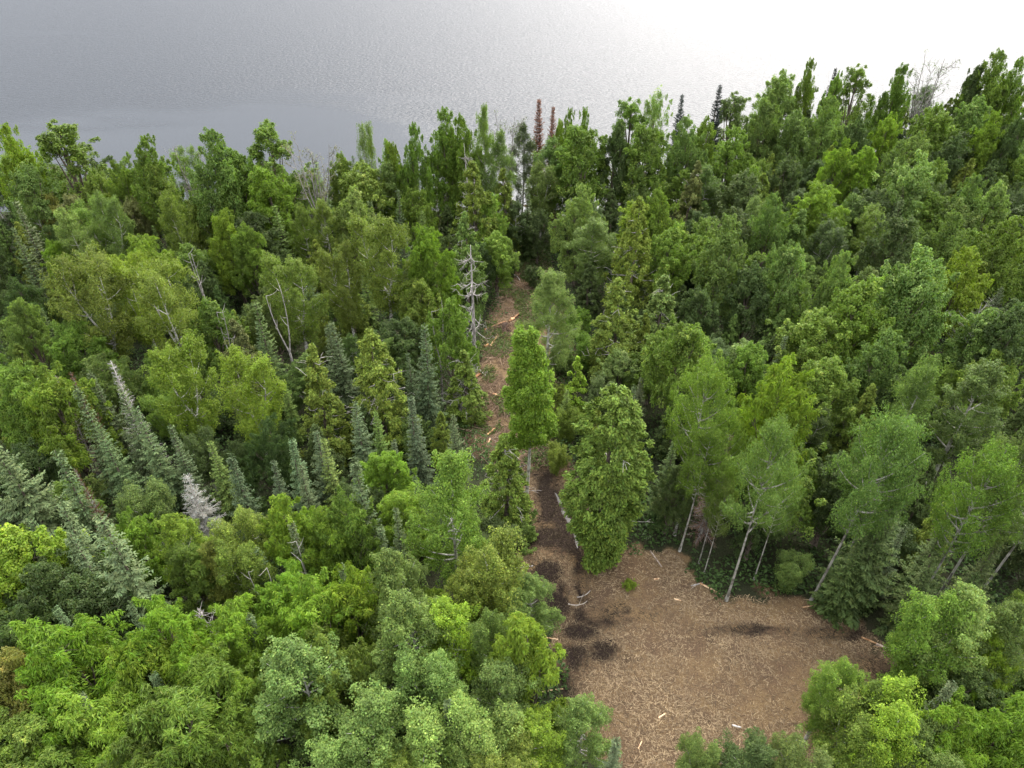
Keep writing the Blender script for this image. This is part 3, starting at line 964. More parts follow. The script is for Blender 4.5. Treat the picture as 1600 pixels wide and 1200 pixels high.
# --- lake shore, from the left
T('M', 8, 195, 17, 6.5, 'ye', 'yellow-green maple cut by the picture edge, standing against the lake')
T('G', 75, 168, 19, 8, 'gr', 'tall gappy poplar rising over the lake behind a grey spruce|tall gappy poplar')
T('S', 82, 203, 15, 4.2, 'gy', 'grey-green spruce spire set against the tall gappy poplar')
T('G', 28, 250, 15, 6, 'fg')
T('P', 40, 262, 12.5, 6, 'pl')
T('M', 135, 254, 13.5, 5.5, 'ol')
T('M', 213, 217, 17, 7, 'gr', 'green maple with open top standing alone against grey water|lone open-topped maple')
T('A', 180, 258, 13.5, 5.5, 'gr')
T('P', 235, 256, 14.5, 5, 'ol')
T('M', 328, 206, 18, 8, 'pl')
T('M', 362, 232, 16, 7, 'gr')
T('G', 405, 174, 19.5, 7, 'gr', 'tall round-headed green poplar standing highest over the grey water|tall round-headed poplar')
T('N', 290, 240, 14, 5, 'bn', 'nearly bare grey tree in the gap beside pale lakeside maples', None, 1)
T('P', 38, 292, 12, 4.5, 'pl')
T('P', 70, 300, 11, 5, 'or')
T('P', 112, 300, 11, 5.5, 'bn')
T('P', 103, 330, 12, 5.5, 'pl')
T('B', 157, 306, 13, 5.5, 'pl')
T('P', 262, 300, 13.5, 5.5, 'ol')
T('S', 30, 312, 13, 4, 'gy')
T('S', 20, 354, 11, 3.6, 'gy')
T('A', 75, 372, 9.5, 3.6, 'br')
T('A', 215, 360, 12, 6.5, 'ye')
T('B', 120, 402, 15.5, 8.5, 'ol', 'large olive birch showing forked white limbs through its crown|large white-limbed birch', 0.4, 0)
T('B', 240, 416, 15, 8, 'ol', None, 2.0, 0)
T('B', 190, 400, 14, 6.5, 'ye')
T('A', 345, 323, 13, 5.5, 'br')
T('A', 378, 345, 12, 5, 'gr')
T('D', 300, 392, 12, 3, 'wh', 'broken white snag behind the large olive birches')
T('M', 300, 300, 11, 5, 'ol')
T('M', 195, 300, 11.5, 5, 'bn')
T('N', 478, 230, 16, 5.5, 'bn', 'dying birch with bare brownish twigs against the lake|dying birch with brownish twigs', 0.3, 0)
T('M', 523, 224, 15, 5, 'gr')
T('A', 415, 251, 15.5, 7.5, 'br', 'bright green ash with forked grey trunk under the tall round-headed poplar')
T('P', 568, 194, 17, 3.6, 'pl', 'slender pale poplar spire above the lakeside crowns')
T('M', 606, 214, 15, 3.6, 'gr')
T('M', 641, 198, 17.5, 4.6, 'gr')
T('M', 618, 226, 15, 4, 'ol')
T('M', 560, 240, 14.5, 8.5, 'ol')
T('M', 700, 174, 18, 6.5, 'gr')
T('M', 728, 182, 17.5, 5.5, 'gr')
T('P', 755, 164, 19, 4, 'pl')
T('C', 695, 208, 14.5, 6.5, 'bn')
T('N', 787, 188, 16, 5, 'gy', None, 1.0, 0)
T('P', 770, 205, 16.5, 5.5, 'fg')
T('C', 741, 252, 15, 7, 'ol', 'olive cedar wearing a bare white dead top near the track head|olive cedar with bare white top', None, 2)
T('W', 735, 222, 16.5, 3.5, 'wh', 'bleached dead cedar top poking above an olive cedar')
T('P', 612, 250, 13.5, 5.5, 'fg')
T('S', 615, 294, 12, 3.2, 'bl', 'blue-grey spruce spire among olive crowns short of the lake|blue-grey spruce spire')
T('M', 545, 294, 13.5, 6.2, 'pl')
T('P', 470, 318, 12, 4.5, 'ol')
T('P', 505, 312, 12.5, 4.5, 'ol')
T('B', 592, 340, 15.5, 7.5, 'ol', 'broad olive birch with a thick white trunk beneath its crown|birch with thick white trunk', 0.2, 1)
T('A', 665, 347, 15, 6.2, 'br')
T('C', 725, 328, 13.5, 5.5, 'fg')
T('B', 448, 398, 13.5, 7, 'ol')
T('B', 530, 384, 13.5, 5.5, 'ol')
T('C', 785, 262, 13, 5.5, 'ol')
T('M', 775, 352, 9.5, 5.2, 'gr')
T('M', 762, 300, 11, 5, 'gr')
T('A', 410, 300, 10, 5, 'ol')
T('P', 440, 290, 10.5, 4.5, 'fg')
# --- shore, middle and right
T('R', 843, 152, 17.5, 3.6, 'rd', 'rust-red dead spruce spire, the taller of two by the lake|taller rust-red dead spruce')
T('R', 864, 166, 17.5, 3.0, 'rd', 'shorter, thinner rust-red dead spruce by the lake')
T('P', 815, 190, 15, 5.5, 'gy')
T('M', 874, 160, 15, 3.4, 'gr')
T('M', 893, 170, 16.5, 3.6, 'gr')
T('M', 909, 170, 16.5, 3.6, 'gr')
T('P', 858, 212, 14, 6, 'fg')
T('M', 918, 190, 16.5, 9, 'gr')
T('G', 990, 139, 19, 6, 'gr')
T('G', 1033, 136, 19, 4.6, 'pl', 'slender open poplar at the edge of the white glare|slender poplar in the glare')
T('M', 1012, 190, 16.5, 8, 'gr')
T('M', 965, 185, 16.5, 5.5, 'dk')
T('Q', 1068, 147, 17, 3.6, 'bk', 'dark needle-thin spruce spire against the white water')
T('Q', 1128, 134, 18, 4.2, 'bk', 'taller dark spruce spire beside pale maples in the glare|taller dark spruce spire')
T('M', 1080, 185, 15.5, 7, 'pl')
T('G', 1155, 128, 18, 6, 'pl')
T('M', 1110, 170, 16, 5, 'gr')
T('M', 1150, 203, 14.5, 8, 'gr')
T('C', 1090, 249, 13, 5, 'bn')
T('M', 905, 292, 13, 6.4, 'pl', 'pale green maple at the dark head of the track|pale maple at the track head')
T('M', 1000, 300, 13, 6.5, 'ye')
T('M', 1040, 302, 13.5, 6, 'gr')
T('M', 1232, 90, 18, 8, 'pl')
T('M', 1274, 92, 18, 4.4, 'gr')
T('M', 1318, 97, 18, 4.0, 'gr')
T('Q', 1308, 104, 16.5, 3.4, 'bk')
T('G', 1352, 87, 19, 5.5, 'gr')
T('M', 1413, 102, 18, 6.2, 'gr')
T('N', 1465, 96, 18, 6.5, 'gy', 'bare grey twiggy tree on the bright skyline|bare grey skyline tree', 0.6, 0)
T('M', 1528, 92, 18, 4.6, 'dk')
T('M', 1568, 82, 19, 7.5, 'gr')
T('M', 1598, 95, 18, 6, 'gr')
T('M', 1300, 150, 16, 7, 'pl')
T('M', 1252, 160, 15.5, 6.5, 'fg')
T('M', 1200, 150, 16, 6.5, 'fg')
T('M', 1400, 165, 15.5, 5.5, 'ye')
T('M', 1355, 170, 15, 6, 'dk')
T('M', 1478, 150, 16, 7.4, 'gr')
T('M', 1560, 178, 14.5, 6, 'br')
T('M', 1540, 138, 16.5, 7.5, 'fg')
T('M', 1598, 165, 16, 5, 'dk')
T('A', 1312, 220, 14, 6.8, 'br')
T('A', 1362, 222, 14, 6, 'br')
T('A', 1292, 280, 13.5, 8, 'br', 'vivid green ash bulging from the darker right-hand slope|vivid green ash on the slope')
T('M', 1435, 245, 14.5, 9, 'pl')
T('M', 1400, 225, 13.5, 6, 'fg')
T('M', 1522, 275, 13, 6.2, 'fg')
T('M', 1565, 285, 12.5, 5.5, 'pl')
T('M', 1215, 308, 13, 5.4, 'fg')
T('M', 1170, 255, 13, 7, 'dk')
T('M', 1240, 232, 13.5, 6, 'dk')
T('M', 1475, 240, 12.5, 5, 'gr')
T('M', 1505, 200, 14, 6, 'dk')
T('M', 1440, 195, 14.5, 6, 'fg')
# --- right slope, middle
T('L', 857, 418, 14, 5.6, 'pl', 'airy pale aspen with white stem standing beside the track|airy pale aspen', None, 0)
T('K', 826, 508, 17.6, 3.8, 'br', 'slim bright aspen on a long bare trunk standing in the track|slim aspen in the track', None, 0)
T('C', 900, 557, 8.2, 3.4, 'br', 'young bright green cedar cone beside the slim track aspen', None, 3)
T('C', 1000, 310, 15.5, 6.5, 'ol', 'tall cedar with bleached bare upper trunk right of the track|tall cedar with bleached trunk', None, 2)
T('C', 975, 435, 12.5, 7, 'ol')
T('C', 1030, 425, 11.5, 6, 'fg')
T('M', 1080, 485, 13.5, 6.8, 'gr')
T('M', 1145, 343, 14.5, 7.4, 'fg')
T('M', 1050, 345, 12.5, 6.5, 'gr')
TB('H', 1054, 835, 17.5, 5.6, 'gr')
T('X', 968, 602, 17.0, 6.6, 'cg', 'big lush cedar hanging over the rut pools|big lush cedar')
T('S', 993, 600, 8, 2.4, 'bl')
T('M', 1240, 371, 14, 6, 'pl')
T('M', 1325, 395, 13.5, 5.5, 'pl')
T('M', 1350, 428, 14.5, 7.5, 'gr')
T('M', 1290, 470, 12.5, 7, 'gr')
T('M', 1455, 400, 15.5, 9, 'pl', 'broad maple with wind-turned silvery leaves on the slope|broad silvery maple', None, 3)
T('M', 1525, 393, 13.5, 6.6, 'ye')
T('M', 1415, 330, 13, 7, 'dk')
T('M', 1580, 340, 13, 7, 'gr')
T('M', 1490, 330, 12.5, 6, 'fg')
T('A', 1228, 573, 15, 7.6, 'ye', 'glowing yellow-green ash above the clearing edge|glowing yellow-green ash', None, 0)
T('M', 1312, 543, 12, 6, 'gr')
T('P', 1450, 556, 13.5, 5.4, 'fg')
T('P', 1548, 563, 13.5, 6, 'fg')
T('S', 1230, 524, 9, 2.6, 'bl')
T('M', 1185, 520, 12, 5, 'gr')
T('M', 1190, 400, 12, 6, 'dk')
T('M', 1105, 440, 10.5, 5, 'dk')
T('M', 1390, 520, 12, 6, 'fg')
T('M', 1595, 470, 13.5, 6, 'dk')
T('M', 1560, 470, 12.5, 6, 'fg')
T('N', 1555, 490, 11, 4.5, 'gy', None, None, 0)
# --- forest edge over the clearing: bare leaning stems
TB('H', 1135, 937, 17.8, 5.0, 'fg', 'aspen on a bare leaning trunk at the clearing corner|aspen at the clearing corner', None, 0)
TB('H', 1267, 938, 18.4, 6.0, 'fg', 'wide aspen on a bare trunk, second along the clearing edge', None, 1)
TB('H', 1295, 925, 17.0, 5.6, 'fg')
TB('H', 1420, 965, 16.5, 5.6, 'gr', None, None, 1)
TB('H', 1455, 948, 16.5, 5.2, 'fg')
TB('H', 1522, 938, 15.0, 5.4, 'fg')
TB('H', 1062, 860, 13.0, 4.2, 'gr')
TB('H', 1092, 880, 11, 3, 'gr')
TB('H', 1100, 895, 10, 2.6, 'fg')
TB('H', 1178, 905, 12, 3.4, 'fg')
T('H', 1140, 650, 13.0, 3.6, 'gr')
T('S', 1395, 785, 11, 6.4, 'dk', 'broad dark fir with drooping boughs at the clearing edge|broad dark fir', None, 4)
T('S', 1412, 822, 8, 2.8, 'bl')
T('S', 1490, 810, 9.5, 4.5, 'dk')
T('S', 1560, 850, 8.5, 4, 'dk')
T('T', 1135, 668, 11.5, 3.4, 'bw', 'brown dead fir drooping among aspens at the clearing corner', None, 0)
T('M', 1330, 700, 10.5, 5, 'dk')
T('M', 1200, 760, 8, 4, 'dk')
T('S', 1050, 690, 9, 3.6, 'dk')
T('M', 1060, 720, 8, 4, 'dk')
# --- left slope, middle
T('A', 12, 460, 12, 4.5, 'pl')
T('A', 100, 498, 11, 6, 'gr')
T('A', 20, 563, 12, 6.5, 'gr')
T('A', 58, 585, 12, 7, 'br')
T('T', 80, 592, 11.5, 2.0, 'bw', 'brown dead spruce top, first of three in a loose row')
T('T', 106, 582, 11.5, 2.4, 'rd', 'reddish dead spruce top, middle one of three in a loose row|reddish dead spruce tops')
T('T', 172, 566, 13, 3.0, 'gs', 'pale dead spruce leaning top under the large white-limbed birch')
T('S', 140, 580, 10, 3.4, 'bl')
T('S', 118, 612, 12.5, 4.2, 'gy')
T('S', 155, 663, 11.5, 4.0, 'gy')
T('S', 184, 612, 11.5, 4.2, 'gy')
T('S', 212, 633, 12.5, 4.6, 'gy', 'grey-green spruce spire behind the silver dead spruce')
T('S', 263, 665, 10.5, 3.6, 'gy')
T('B', 275, 540, 13, 6.4, 'ye')
T('B', 372, 558, 13, 6.4, 'ye', 'yellow-green birch on a white trunk among spruces|yellow-green birch on a white trunk')
T('S', 403, 468, 13.5, 4.5, 'dk')
T('C', 358, 494, 11.5, 5.4, 'bn')
T('M', 320, 470, 11, 6, 'gr')
T('D', 335, 480, 11, 2.5, 'wh', 'thin bare white stem beside a brownish cedar')
T('D', 430, 447, 13, 3.0, 'wh', 'tall forked white snag in front of an olive birch|forked white snag', 0.0, 0)
T('C', 483, 541, 13, 5.0, 'ol')
T('S', 511, 508, 12, 4.2, 'bl')
T('S', 529, 498, 12.5, 4.2, 'bl')
T('C', 580, 514, 13, 6.8, 'ol', 'olive cedar ringed by bare white curved branches|cedar ringed by white branches', None, 2)
T('S', 656, 508, 13, 4.6, 'bl', 'blue-green spruce standing left of the track slash|blue-green spruce by the slash')
T('S', 637, 548, 10, 3.0, 'bl')
T('M', 700, 470, 11.5, 5.5, 'gr')
T('M', 655, 430, 10.5, 5.5, 'gr')
T('C', 722, 545, 8.5, 4.6, 'ol')
T('W', 735, 385, 14.5, 5.0, 'wh', 'bleached dead cedar with drooping white limbs by the track|bleached dead cedar', 0.5, 0)
T('W', 716, 590, 5.0, 3.6, 'wh', 'low tangle of bleached dead branches beside the track')
T('D', 680, 480, 11, 2.2, 'wh')
T('S', 555, 632, 10.5, 4.0, 'bl')
T('S', 645, 622, 10, 3.2, 'bl')
T('S', 711, 642, 9.5, 3.2, 'bl', 'blue-green young spruce beside the stripped logs')
T('S', 553, 710, 14, 4.4, 'gy', 'spruce with a grey cone-laden tip rising over fresh green leaves|spruce with grey tip')
T('A', 545, 775, 11, 5.6, 'gr')
T('S', 425, 728, 9.5, 3.4, 'bl')
T('S', 453, 688, 10, 3.2, 'bl')
T('S', 487, 676, 10.5, 3.8, 'bl')
T('S', 466, 733, 9.5, 3.4, 'bl')
T('S', 505, 690, 10, 3.6, 'fg')
T('S', 621, 798, 10.5, 3.2, 'bl')
T('S', 597, 822, 9, 3.0, 'bl')
T('A', 595, 703, 9, 5, 'br')
T('A', 625, 757, 10, 5, 'br')
T('P', 710, 706, 15, 6.6, 'gr', 'wide aspen whose white stem shows through, left of the muddy track|wide white-stemmed aspen', 0.2, 0)
T('C', 788, 670, 10.8, 5.2, 'ol', 'olive cedar beside the long bare trunk of the track aspen|olive cedar by the bare trunk', None, 1)
T('P', 768, 852, 11.5, 6.6, 'ol')
T('P', 730, 880, 10, 5, 'ol')
T('A', 495, 788, 10.5, 5, 'br')
T('A', 436, 770, 11, 5, 'br')
T('S', 452, 823, 10.5, 3.2, 'gy')
T('D', 470, 850, 9.5, 2.5, 'wh', 'curved bare grey limb above bright ash leaves')
T('D', 408, 885, 9.5, 2.2, 'wh', 'bare grey forked stem in front of the spruces|bare grey forked stem')
T('A', 450, 888, 10, 5.5, 'br')
T('S', 532, 878, 10, 3.0, 'gy')
T('A', 535, 905, 11, 5.4, 'ye')
T('P', 605, 878, 12, 5.6, 'fg')
T('A', 660, 920, 8, 4.2, 'br')
T('S', 650, 740, 8.5, 2.6, 'bl')
T('S', 675, 745, 8, 2.6, 'bl')
T('S', 590, 640, 9, 3, 'fg')
T('S', 615, 690, 8.5, 3, 'bl')
# --- left spruces
T('S', 5, 690, 13.5, 7.5, 'gy', None, None, 4)
T('S', 80, 711, 12, 4.4, 'gy')
T('T', 119, 733, 11, 2.0, 'rd', 'thin reddish dead spruce between green spruces|thin reddish dead spruce')
T('S', 357, 714, 10, 4.0, 'bl')
T('S', 330, 690, 9, 3.6, 'fg')
T('T', 293, 744, 8.5, 4.6, 'gs', 'silver-grey dead spruce, fully bare, among green spruces|silver dead spruce', None, 1)
T('S', 38, 810, 10.5, 3.6, 'gy')
T('S', 80, 789, 12, 5.0, 'gy')
T('S', 34, 848, 9.5, 3.4, 'bl')
T('S', 115, 842, 11, 4.2, 'gy')
T('S', 150, 804, 14, 6.2, 'gy', 'largest grey spruce, a broad spire above the bright ashes|largest grey spruce', None, 1)
T('M', 12, 826, 11, 7, 'ye')
T('M', 60, 880, 10, 6, 'dk')
T('M', 120, 905, 9, 6, 'dk')
T('P', 266, 815, 9.5, 4.4, 'ye')
T('P', 368, 800, 10, 5.4, 'ol')
T('A', 282, 852, 9, 4.6, 'gr')
T('P', 372, 850, 9.5, 5, 'ol')
T('A', 190, 815, 8.5, 4.5, 'br')
T('S', 395, 860, 9, 4, 'bl')
T('P', 325, 855, 8.5, 4, 'ol')
# --- lower left ashes
T('A', 92, 982, 11.5, 8, 'br', 'big bright ash with drooping leaflets, broadest in the corner|big bright ash')
T('A', 245, 940, 11.5, 6.4, 'br')
T('A', 356, 943, 10.5, 5, 'br')
T('W', 308, 950, 8, 3.6, 'gs', 'grey dead branches between two bright ashes')
T('A', 238, 1013, 10, 7, 'ye')
T('A', 312, 1028, 10, 6, 'br')
T('A', 285, 1085, 11, 8, 'gr', 'wide ash with pale leaf tips at the bottom edge|wide ash at the bottom edge')
T('A', 140, 1104, 9.5, 7, 'br')
T('M', 36, 1112, 8.5, 6, 'gr')
T('M', 8, 1000, 10.5, 5, 'or', 'yellowed maple at the picture edge beside the big bright ash')
T('S', 115, 1090, 9, 2.4, 'bl')
T('S', 212, 1010, 9.5, 2.4, 'gy')
T('S', 238, 1048, 9, 2.6, 'gy')
T('S', 90, 948, 9.5, 3.0, 'bl')
T('S', 198, 945, 9, 2.4, 'bl')
T('S', 385, 965, 9, 3, 'bl')
T('A', 345, 1150, 9, 6, 'gr')
T('A', 200, 1175, 8.5, 6, 'gr')
T('A', 60, 1190, 8, 6, 'gr')
# --- lower middle aspens
T('A', 470, 925, 11, 6.4, 'br')
T('A', 505, 1022, 10, 6.4, 'gr')
T('P', 625, 944, 12, 6.4, 'fg', 'aspen with white branching stem above the paler bottom aspens|aspen with white branching stem', None, 0)
T('P', 712, 938, 11, 5.6, 'ye')
T('P', 440, 1032, 11, 7.4, 'pl', 'pale olive aspen on two white stems near the bottom edge|pale olive aspen')
T('P', 580, 1083, 10, 6.5, 'pl')
T('P', 672, 1022, 10.5, 5.6, 'pl')
T('P', 690, 1105, 9.5, 7, 'pl', 'rounded pale aspen hiding a pale spruce tip, bottom edge')
T('S', 694, 1100, 9.5, 3.0, 'gy')
T('P', 757, 962, 10.5, 3.8, 'fg')
T('P', 785, 1040, 10.5, 4.6, 'fg')
T('P', 505, 1168, 8.5, 5, 'pl')
T('P', 765, 1130, 9, 5.5, 'pl')
T('P', 790, 1170, 8.5, 5, 'ol')
T('P', 620, 1175, 8, 5, 'ol')
# --- round the clearing
T('P', 828, 908, 7.5, 4.4, 'pl')
T('P', 800, 940, 8, 4.4, 'fg')
T('A', 828, 970, 12.5, 5.0, 'br', 'vivid light green ash overlapping the clearing edge|vivid ash at the clearing edge', None, 4)
T('S', 808, 1028, 9.5, 2.8, 'bl')
T('P', 905, 1102, 8, 4.4, 'fg')
T('P', 838, 1120, 8.5, 4.6, 'ye')
T('S', 965, 1158, 8.5, 3.0, 'bl', 'blue-green spruce tip at the bottom of the clearing|blue-green spruce tip')
T('P', 1098, 1152, 7, 3.2, 'fg')
T('P', 1185, 1158, 7.5, 4.6, 'dk')
T('P', 1315, 1042, 9, 4.2, 'gr')
T('P', 1378, 1073, 9, 3.8, 'gr')
T('P', 1408, 1092, 10, 5.6, 'ye', 'yellow-topped aspen below the clearing|yellow-topped aspen')
T('P', 1345, 1105, 8.5, 5, 'gr')
T('S', 1485, 1066, 10, 2.8, 'gy')
T('P', 1488, 932, 12, 5.8, 'gr', 'aspen on a leaning white stem hiding the end of the clearing|aspen hiding the clearing end', None, 1)
T('P', 1528, 928, 12.5, 5.0, 'pl')
T('U', 1425, 1062, 4, 3, 'gr')
T('M', 1578, 1002, 9, 4.0, 'ye')
T('A', 1520, 1112, 9.5, 6, 'br')
T('A', 1590, 1098, 9.5, 6, 'br')
T('P', 1592, 942, 11, 5, 'fg')
T('P', 1265, 1165, 8, 4.4, 'fg')
T('M', 1540, 1040, 8, 4.5, 'dk')
T('P', 1470, 1150, 8.5, 5, 'fg')

# --- shrubs and saplings along the track
T('U', 872, 600, 4.5, 3.2, 'ol')
T('U', 885, 640, 4.2, 3.2, 'ol')
T('U', 905, 480, 4.5, 3.5, 'gr')
T('U', 918, 525, 4.5, 3.5, 'gr')
T('U', 880, 540, 3.5, 3.0, 'fg')
T('U', 748, 668, 3.6, 3.2, 'bn', 'left out')
T('U', 770, 640, 3.0, 2.8, 'ol', 'left out')
T('U', 800, 400, 3.0, 2.8, 'dk')
T('U', 835, 415, 3.0, 2.8, 'dk')
T('U', 870, 690, 3.5, 2.6, 'ol')
T('U', 735, 690, 3.6, 3.2, 'ol', 'left out')
T('U', 812, 790, 3.0, 2.4, 'pl')
T('U', 818, 815, 2.4, 2.2, 'pl')
T('U', 985, 905, 1.0, 1.0, 'ye')
T('S', 885, 610, 5.5, 2.6, 'fg')
T('S', 870, 500, 6.5, 2.6, 'bl')

T('S', 1350, 845, 8, 4.2, 'dk')  # dark firs added behind the edge stems to deepen the shade there
T('S', 1465, 870, 8, 4, 'dk')
T('S', 1530, 900, 7, 3.6, 'dk')

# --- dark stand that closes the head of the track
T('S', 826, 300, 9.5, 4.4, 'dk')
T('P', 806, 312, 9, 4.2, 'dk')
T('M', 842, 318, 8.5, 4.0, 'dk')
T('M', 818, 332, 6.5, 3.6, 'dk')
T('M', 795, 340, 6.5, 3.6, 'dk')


# ------------------------------------------------------------------ fill the stand between them
def crown_hits_clearing(x, y, H, W):
    for f in (0.1, 0.4, 0.7, 0.95):
        u, v, dep = proj(x, y, f * H)
        hw = W / 2 * F_PX / dep * (1 - 0.5 * f)
        for s in (-0.9, 0, 0.9):
            if inside(u + s * hw, v, CLEARING_PX) or inside(u + s * hw, v, TRACK_PX):
                return True
    return False


xs = [(t['x'], t['y']) for t in TREES]
r = np.random.default_rng(99)
n_fill = 0
tries = 0
while n_fill < 440 and tries < 30000:
    tries += 1
    y = 12 + 125 * r.random() ** 0.85
    hw = (y * CP + 40 * SP) * 0.78 + 3
    x = r.uniform(-hw, hw)
    if y > shore_y(x) - 2.5:
        continue
    u, v, dep = proj(x, y, 5.0)
    if u < -60 or u > 1660 or v > 1290:
        continue
    small = n_fill > 330
    gap = 1.9 if small else 2.75
    if min((x - a) ** 2 + (y - b) ** 2 for a, b in xs) < gap * gap:
        continue
    H = r.uniform(2.5, 4.5) if small else r.uniform(5.5, 9.5)
    if v < 420 and not small:
        H += 2.0
    q = r.random()
    right = u > 880
    if small:
        sp, W, col = 'U', H * r.uniform(.8, 1.1), r.choice(['dk', 'dk', 'fg'])  # fill leans to dark greens: shade between crowns put into the colour
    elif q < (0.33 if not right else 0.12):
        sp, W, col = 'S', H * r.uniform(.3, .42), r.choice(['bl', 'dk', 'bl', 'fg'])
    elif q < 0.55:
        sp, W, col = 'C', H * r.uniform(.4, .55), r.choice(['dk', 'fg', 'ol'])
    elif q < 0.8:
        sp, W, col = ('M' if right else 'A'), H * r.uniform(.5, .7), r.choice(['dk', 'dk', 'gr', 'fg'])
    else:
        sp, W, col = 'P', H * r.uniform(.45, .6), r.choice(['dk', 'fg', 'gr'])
    if crown_hits_clearing(x, y, H, W):
        continue
    xs.append((x, y))
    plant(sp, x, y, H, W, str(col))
    TREES[-1]['fill'] = True
    n_fill += 1

# understory trees that no line of sight reaches are left out
HIDDEN = {338, 344, 345, 346, 348, 358, 359, 364, 375, 376, 384, 391, 395, 400, 416, 418, 422, 429, 431, 438, 448, 452, 456, 457, 462, 471, 472, 486, 487, 491, 492, 496, 498, 504, 505, 508, 509, 519, 520, 523, 531, 532, 544, 546, 553, 559, 563, 572, 579, 584, 588, 600, 611, 612, 619, 622, 633, 634, 644, 652, 674, 675, 676, 677, 679, 682, 683, 684, 690, 691, 692, 693, 694, 695, 696, 697, 700, 705, 706, 710, 711, 714, 716, 717, 719, 722, 723, 724, 726, 728, 731, 732, 733, 736, 737, 741, 743, 746, 747, 748, 754, 755, 758, 761, 762, 763, 764, 765, 766, 767, 769, 770, 774, 775}
TREES = [t for k, t in enumerate(TREES) if k not in HIDDEN and t['label'] != 'left out']

# ------------------------------------------------------------------ labels that single each tree out
LANDMARK = [(t['label'].split('|')[1], t) for t in TREES if t['label'] and '|' in t['label']]
PLACES = [('the brown clearing', 1100, 1000)]


def describe(t):
    noun = KIND[t['sp']][2]
    adj = COLOR[t['col']][1]
    size = 'small ' if t['H'] < 8.6 and noun != 'shrub' else ('tall ' if t['H'] > 16.4 else ('broad ' if t['W'] > 7.9 else ('slender ' if t['W'] / t['H'] < .27 else '')))
    return f'{size}{adj} {noun}'


for t in TREES:
    t['u'], t['v'], _ = proj(t['x'], t['y'], t['H'] * .75)
groups = {}
for t in TREES:
    if t['label']:
        t['label'] = t['label'].split('|')[0]
        continue
    best = min(LANDMARK, key=lambda k: (k[1]['u'] - t['u']) ** 2 + (k[1]['v'] - t['v']) ** 2)
    dx, dy = t['u'] - best[1]['u'], t['v'] - best[1]['v']
    rel = ('behind' if dy < 0 else 'in front of') if abs(dy) > abs(dx) else ('left of' if dx < 0 else 'right of')
    groups.setdefault((describe(t), rel, best[0]), []).append((dx * dx + dy * dy, t))
ORD = ['', 'second ', 'third ', 'fourth ', 'fifth ', 'sixth ', 'seventh ', 'eighth ', 'ninth ', 'tenth ', 'eleventh ', 'twelfth ', 'thirteenth ', 'fourteenth ', 'fifteenth ']
for (d, rel, lm), lst in groups.items():
    lst.sort(key=lambda k: k[0])
    for k, (_, t) in enumerate(lst):
        t['label'] = f'{ORD[min(k, 14)]}{d} {rel} the {lm}'

# ------------------------------------------------------------------ build the trees
BARK_TINT = {'A': (1, 1, 1), 'M': (1, 1, 1)}
rr_ = np.random.default_rng(5)
for t in TREES:
    sp = t['sp']
    ps = PROTO[sp]
    if t['var'] is not None:
        p = ps[t['var']]
    else:
        asp = t['W'] / t['H']
        cand = sorted(ps, key=lambda q: abs(math.log((q['W'] / q['H']) / asp)))[:3]
        p = cand[int(rr_.integers(len(cand)))] if len(cand) > 1 else cand[0]
    name, cat, noun = KIND[sp]
    root = bpy.data.objects.new(name, None)
    COL.objects.link(root)
    root.empty_display_size = 0.5
    root.location = (t['x'], t['y'], gz1(t['x'], t['y']))
    root.rotation_euler = (rr_.normal(0, .02), rr_.normal(0, .02), t['rz'] if t['rz'] is not None else rr_.random() * 6.28)
    sx = t['W'] / p['W']
    root.scale = (sx, sx, t['H'] / p['H'])
    tag(root, t['label'], cat, GROUP[noun])
    t['root'] = root.name
    c = np.array(COLOR[t['col']][0])
    g = 1 + rr_.normal(0, .09)
    c = np.clip(c * g * (1 + rr_.normal(0, .03, 3)), 0.004, 1)
    for pn, me in p['parts']:
        if pn == 'bare_branch' and t.get('fill'):
            continue
        o = obj(pn, me, root)
        if pn in ('crown', 'twigs'):
            o.color = (*c, 1)
        else:
            k = rr_.uniform(.75, 1.15) * (.5 if sp == 'N' else .68 if sp == 'H' else .72 if sp == 'W' or pn == 'bare_branch' else (.6 if sp in 'TD' and t['col'] != 'gs' else 1))
            o.color = (k, k, k, 1)

# ------------------------------------------------------------------ undergrowth
r = np.random.default_rng(41)
N0 = 340000
yy = 14 + 125 * r.random(N0) ** 0.9
hw = (yy * CP + 40 * SP) * 0.76 + 2
xx = r.uniform(-1, 1, N0) * hw
keep = yy < np.interp(xx, [-400, -120, -60, -25, 5, 25, 45, 70, 100, 160, 400], [118, 108, 103, 101, 101, 108, 121, 133, 142, 152, 165]) - 1.0
P = np.stack([xx, yy], 1)
sdc = np.minimum(poly_sd(P, CLEARING_W), poly_sd(P, TRACK_W) + 0.8)
nzv = fbm(xx, yy, 61, 4.0, 4)
keep &= (sdc > -0.1 + 5 * (fbm(xx, yy, 65, 2.0, 3) - .5)) & (r.random(N0) < np.clip((nzv - 0.36) * 5, 0.05, 1))
xx, yy, nzv = xx[keep], yy[keep], nzv[keep]
hgt = r.random(len(xx)) ** 1.4 * np.clip((nzv - .3) * 4.5, .15, 1.5)
C = np.stack([xx, yy, ground_z(xx, yy) + 0.08 + hgt], 1)
n = len(C)
L = r.uniform(.2, .42, n)
base = np.array([0.05, 0.088, 0.022]) * (0.65 + 0.8 * fbm(xx, yy, 63, 2.2, 3))[:, None]  # green darkened to deepen the shade under the trees
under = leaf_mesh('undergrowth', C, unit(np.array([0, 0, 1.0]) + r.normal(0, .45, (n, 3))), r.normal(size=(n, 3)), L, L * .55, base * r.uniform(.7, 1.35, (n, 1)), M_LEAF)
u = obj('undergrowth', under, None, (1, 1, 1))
tag(u, 'low green undergrowth covering the shaded forest floor', 'undergrowth', kind='stuff')


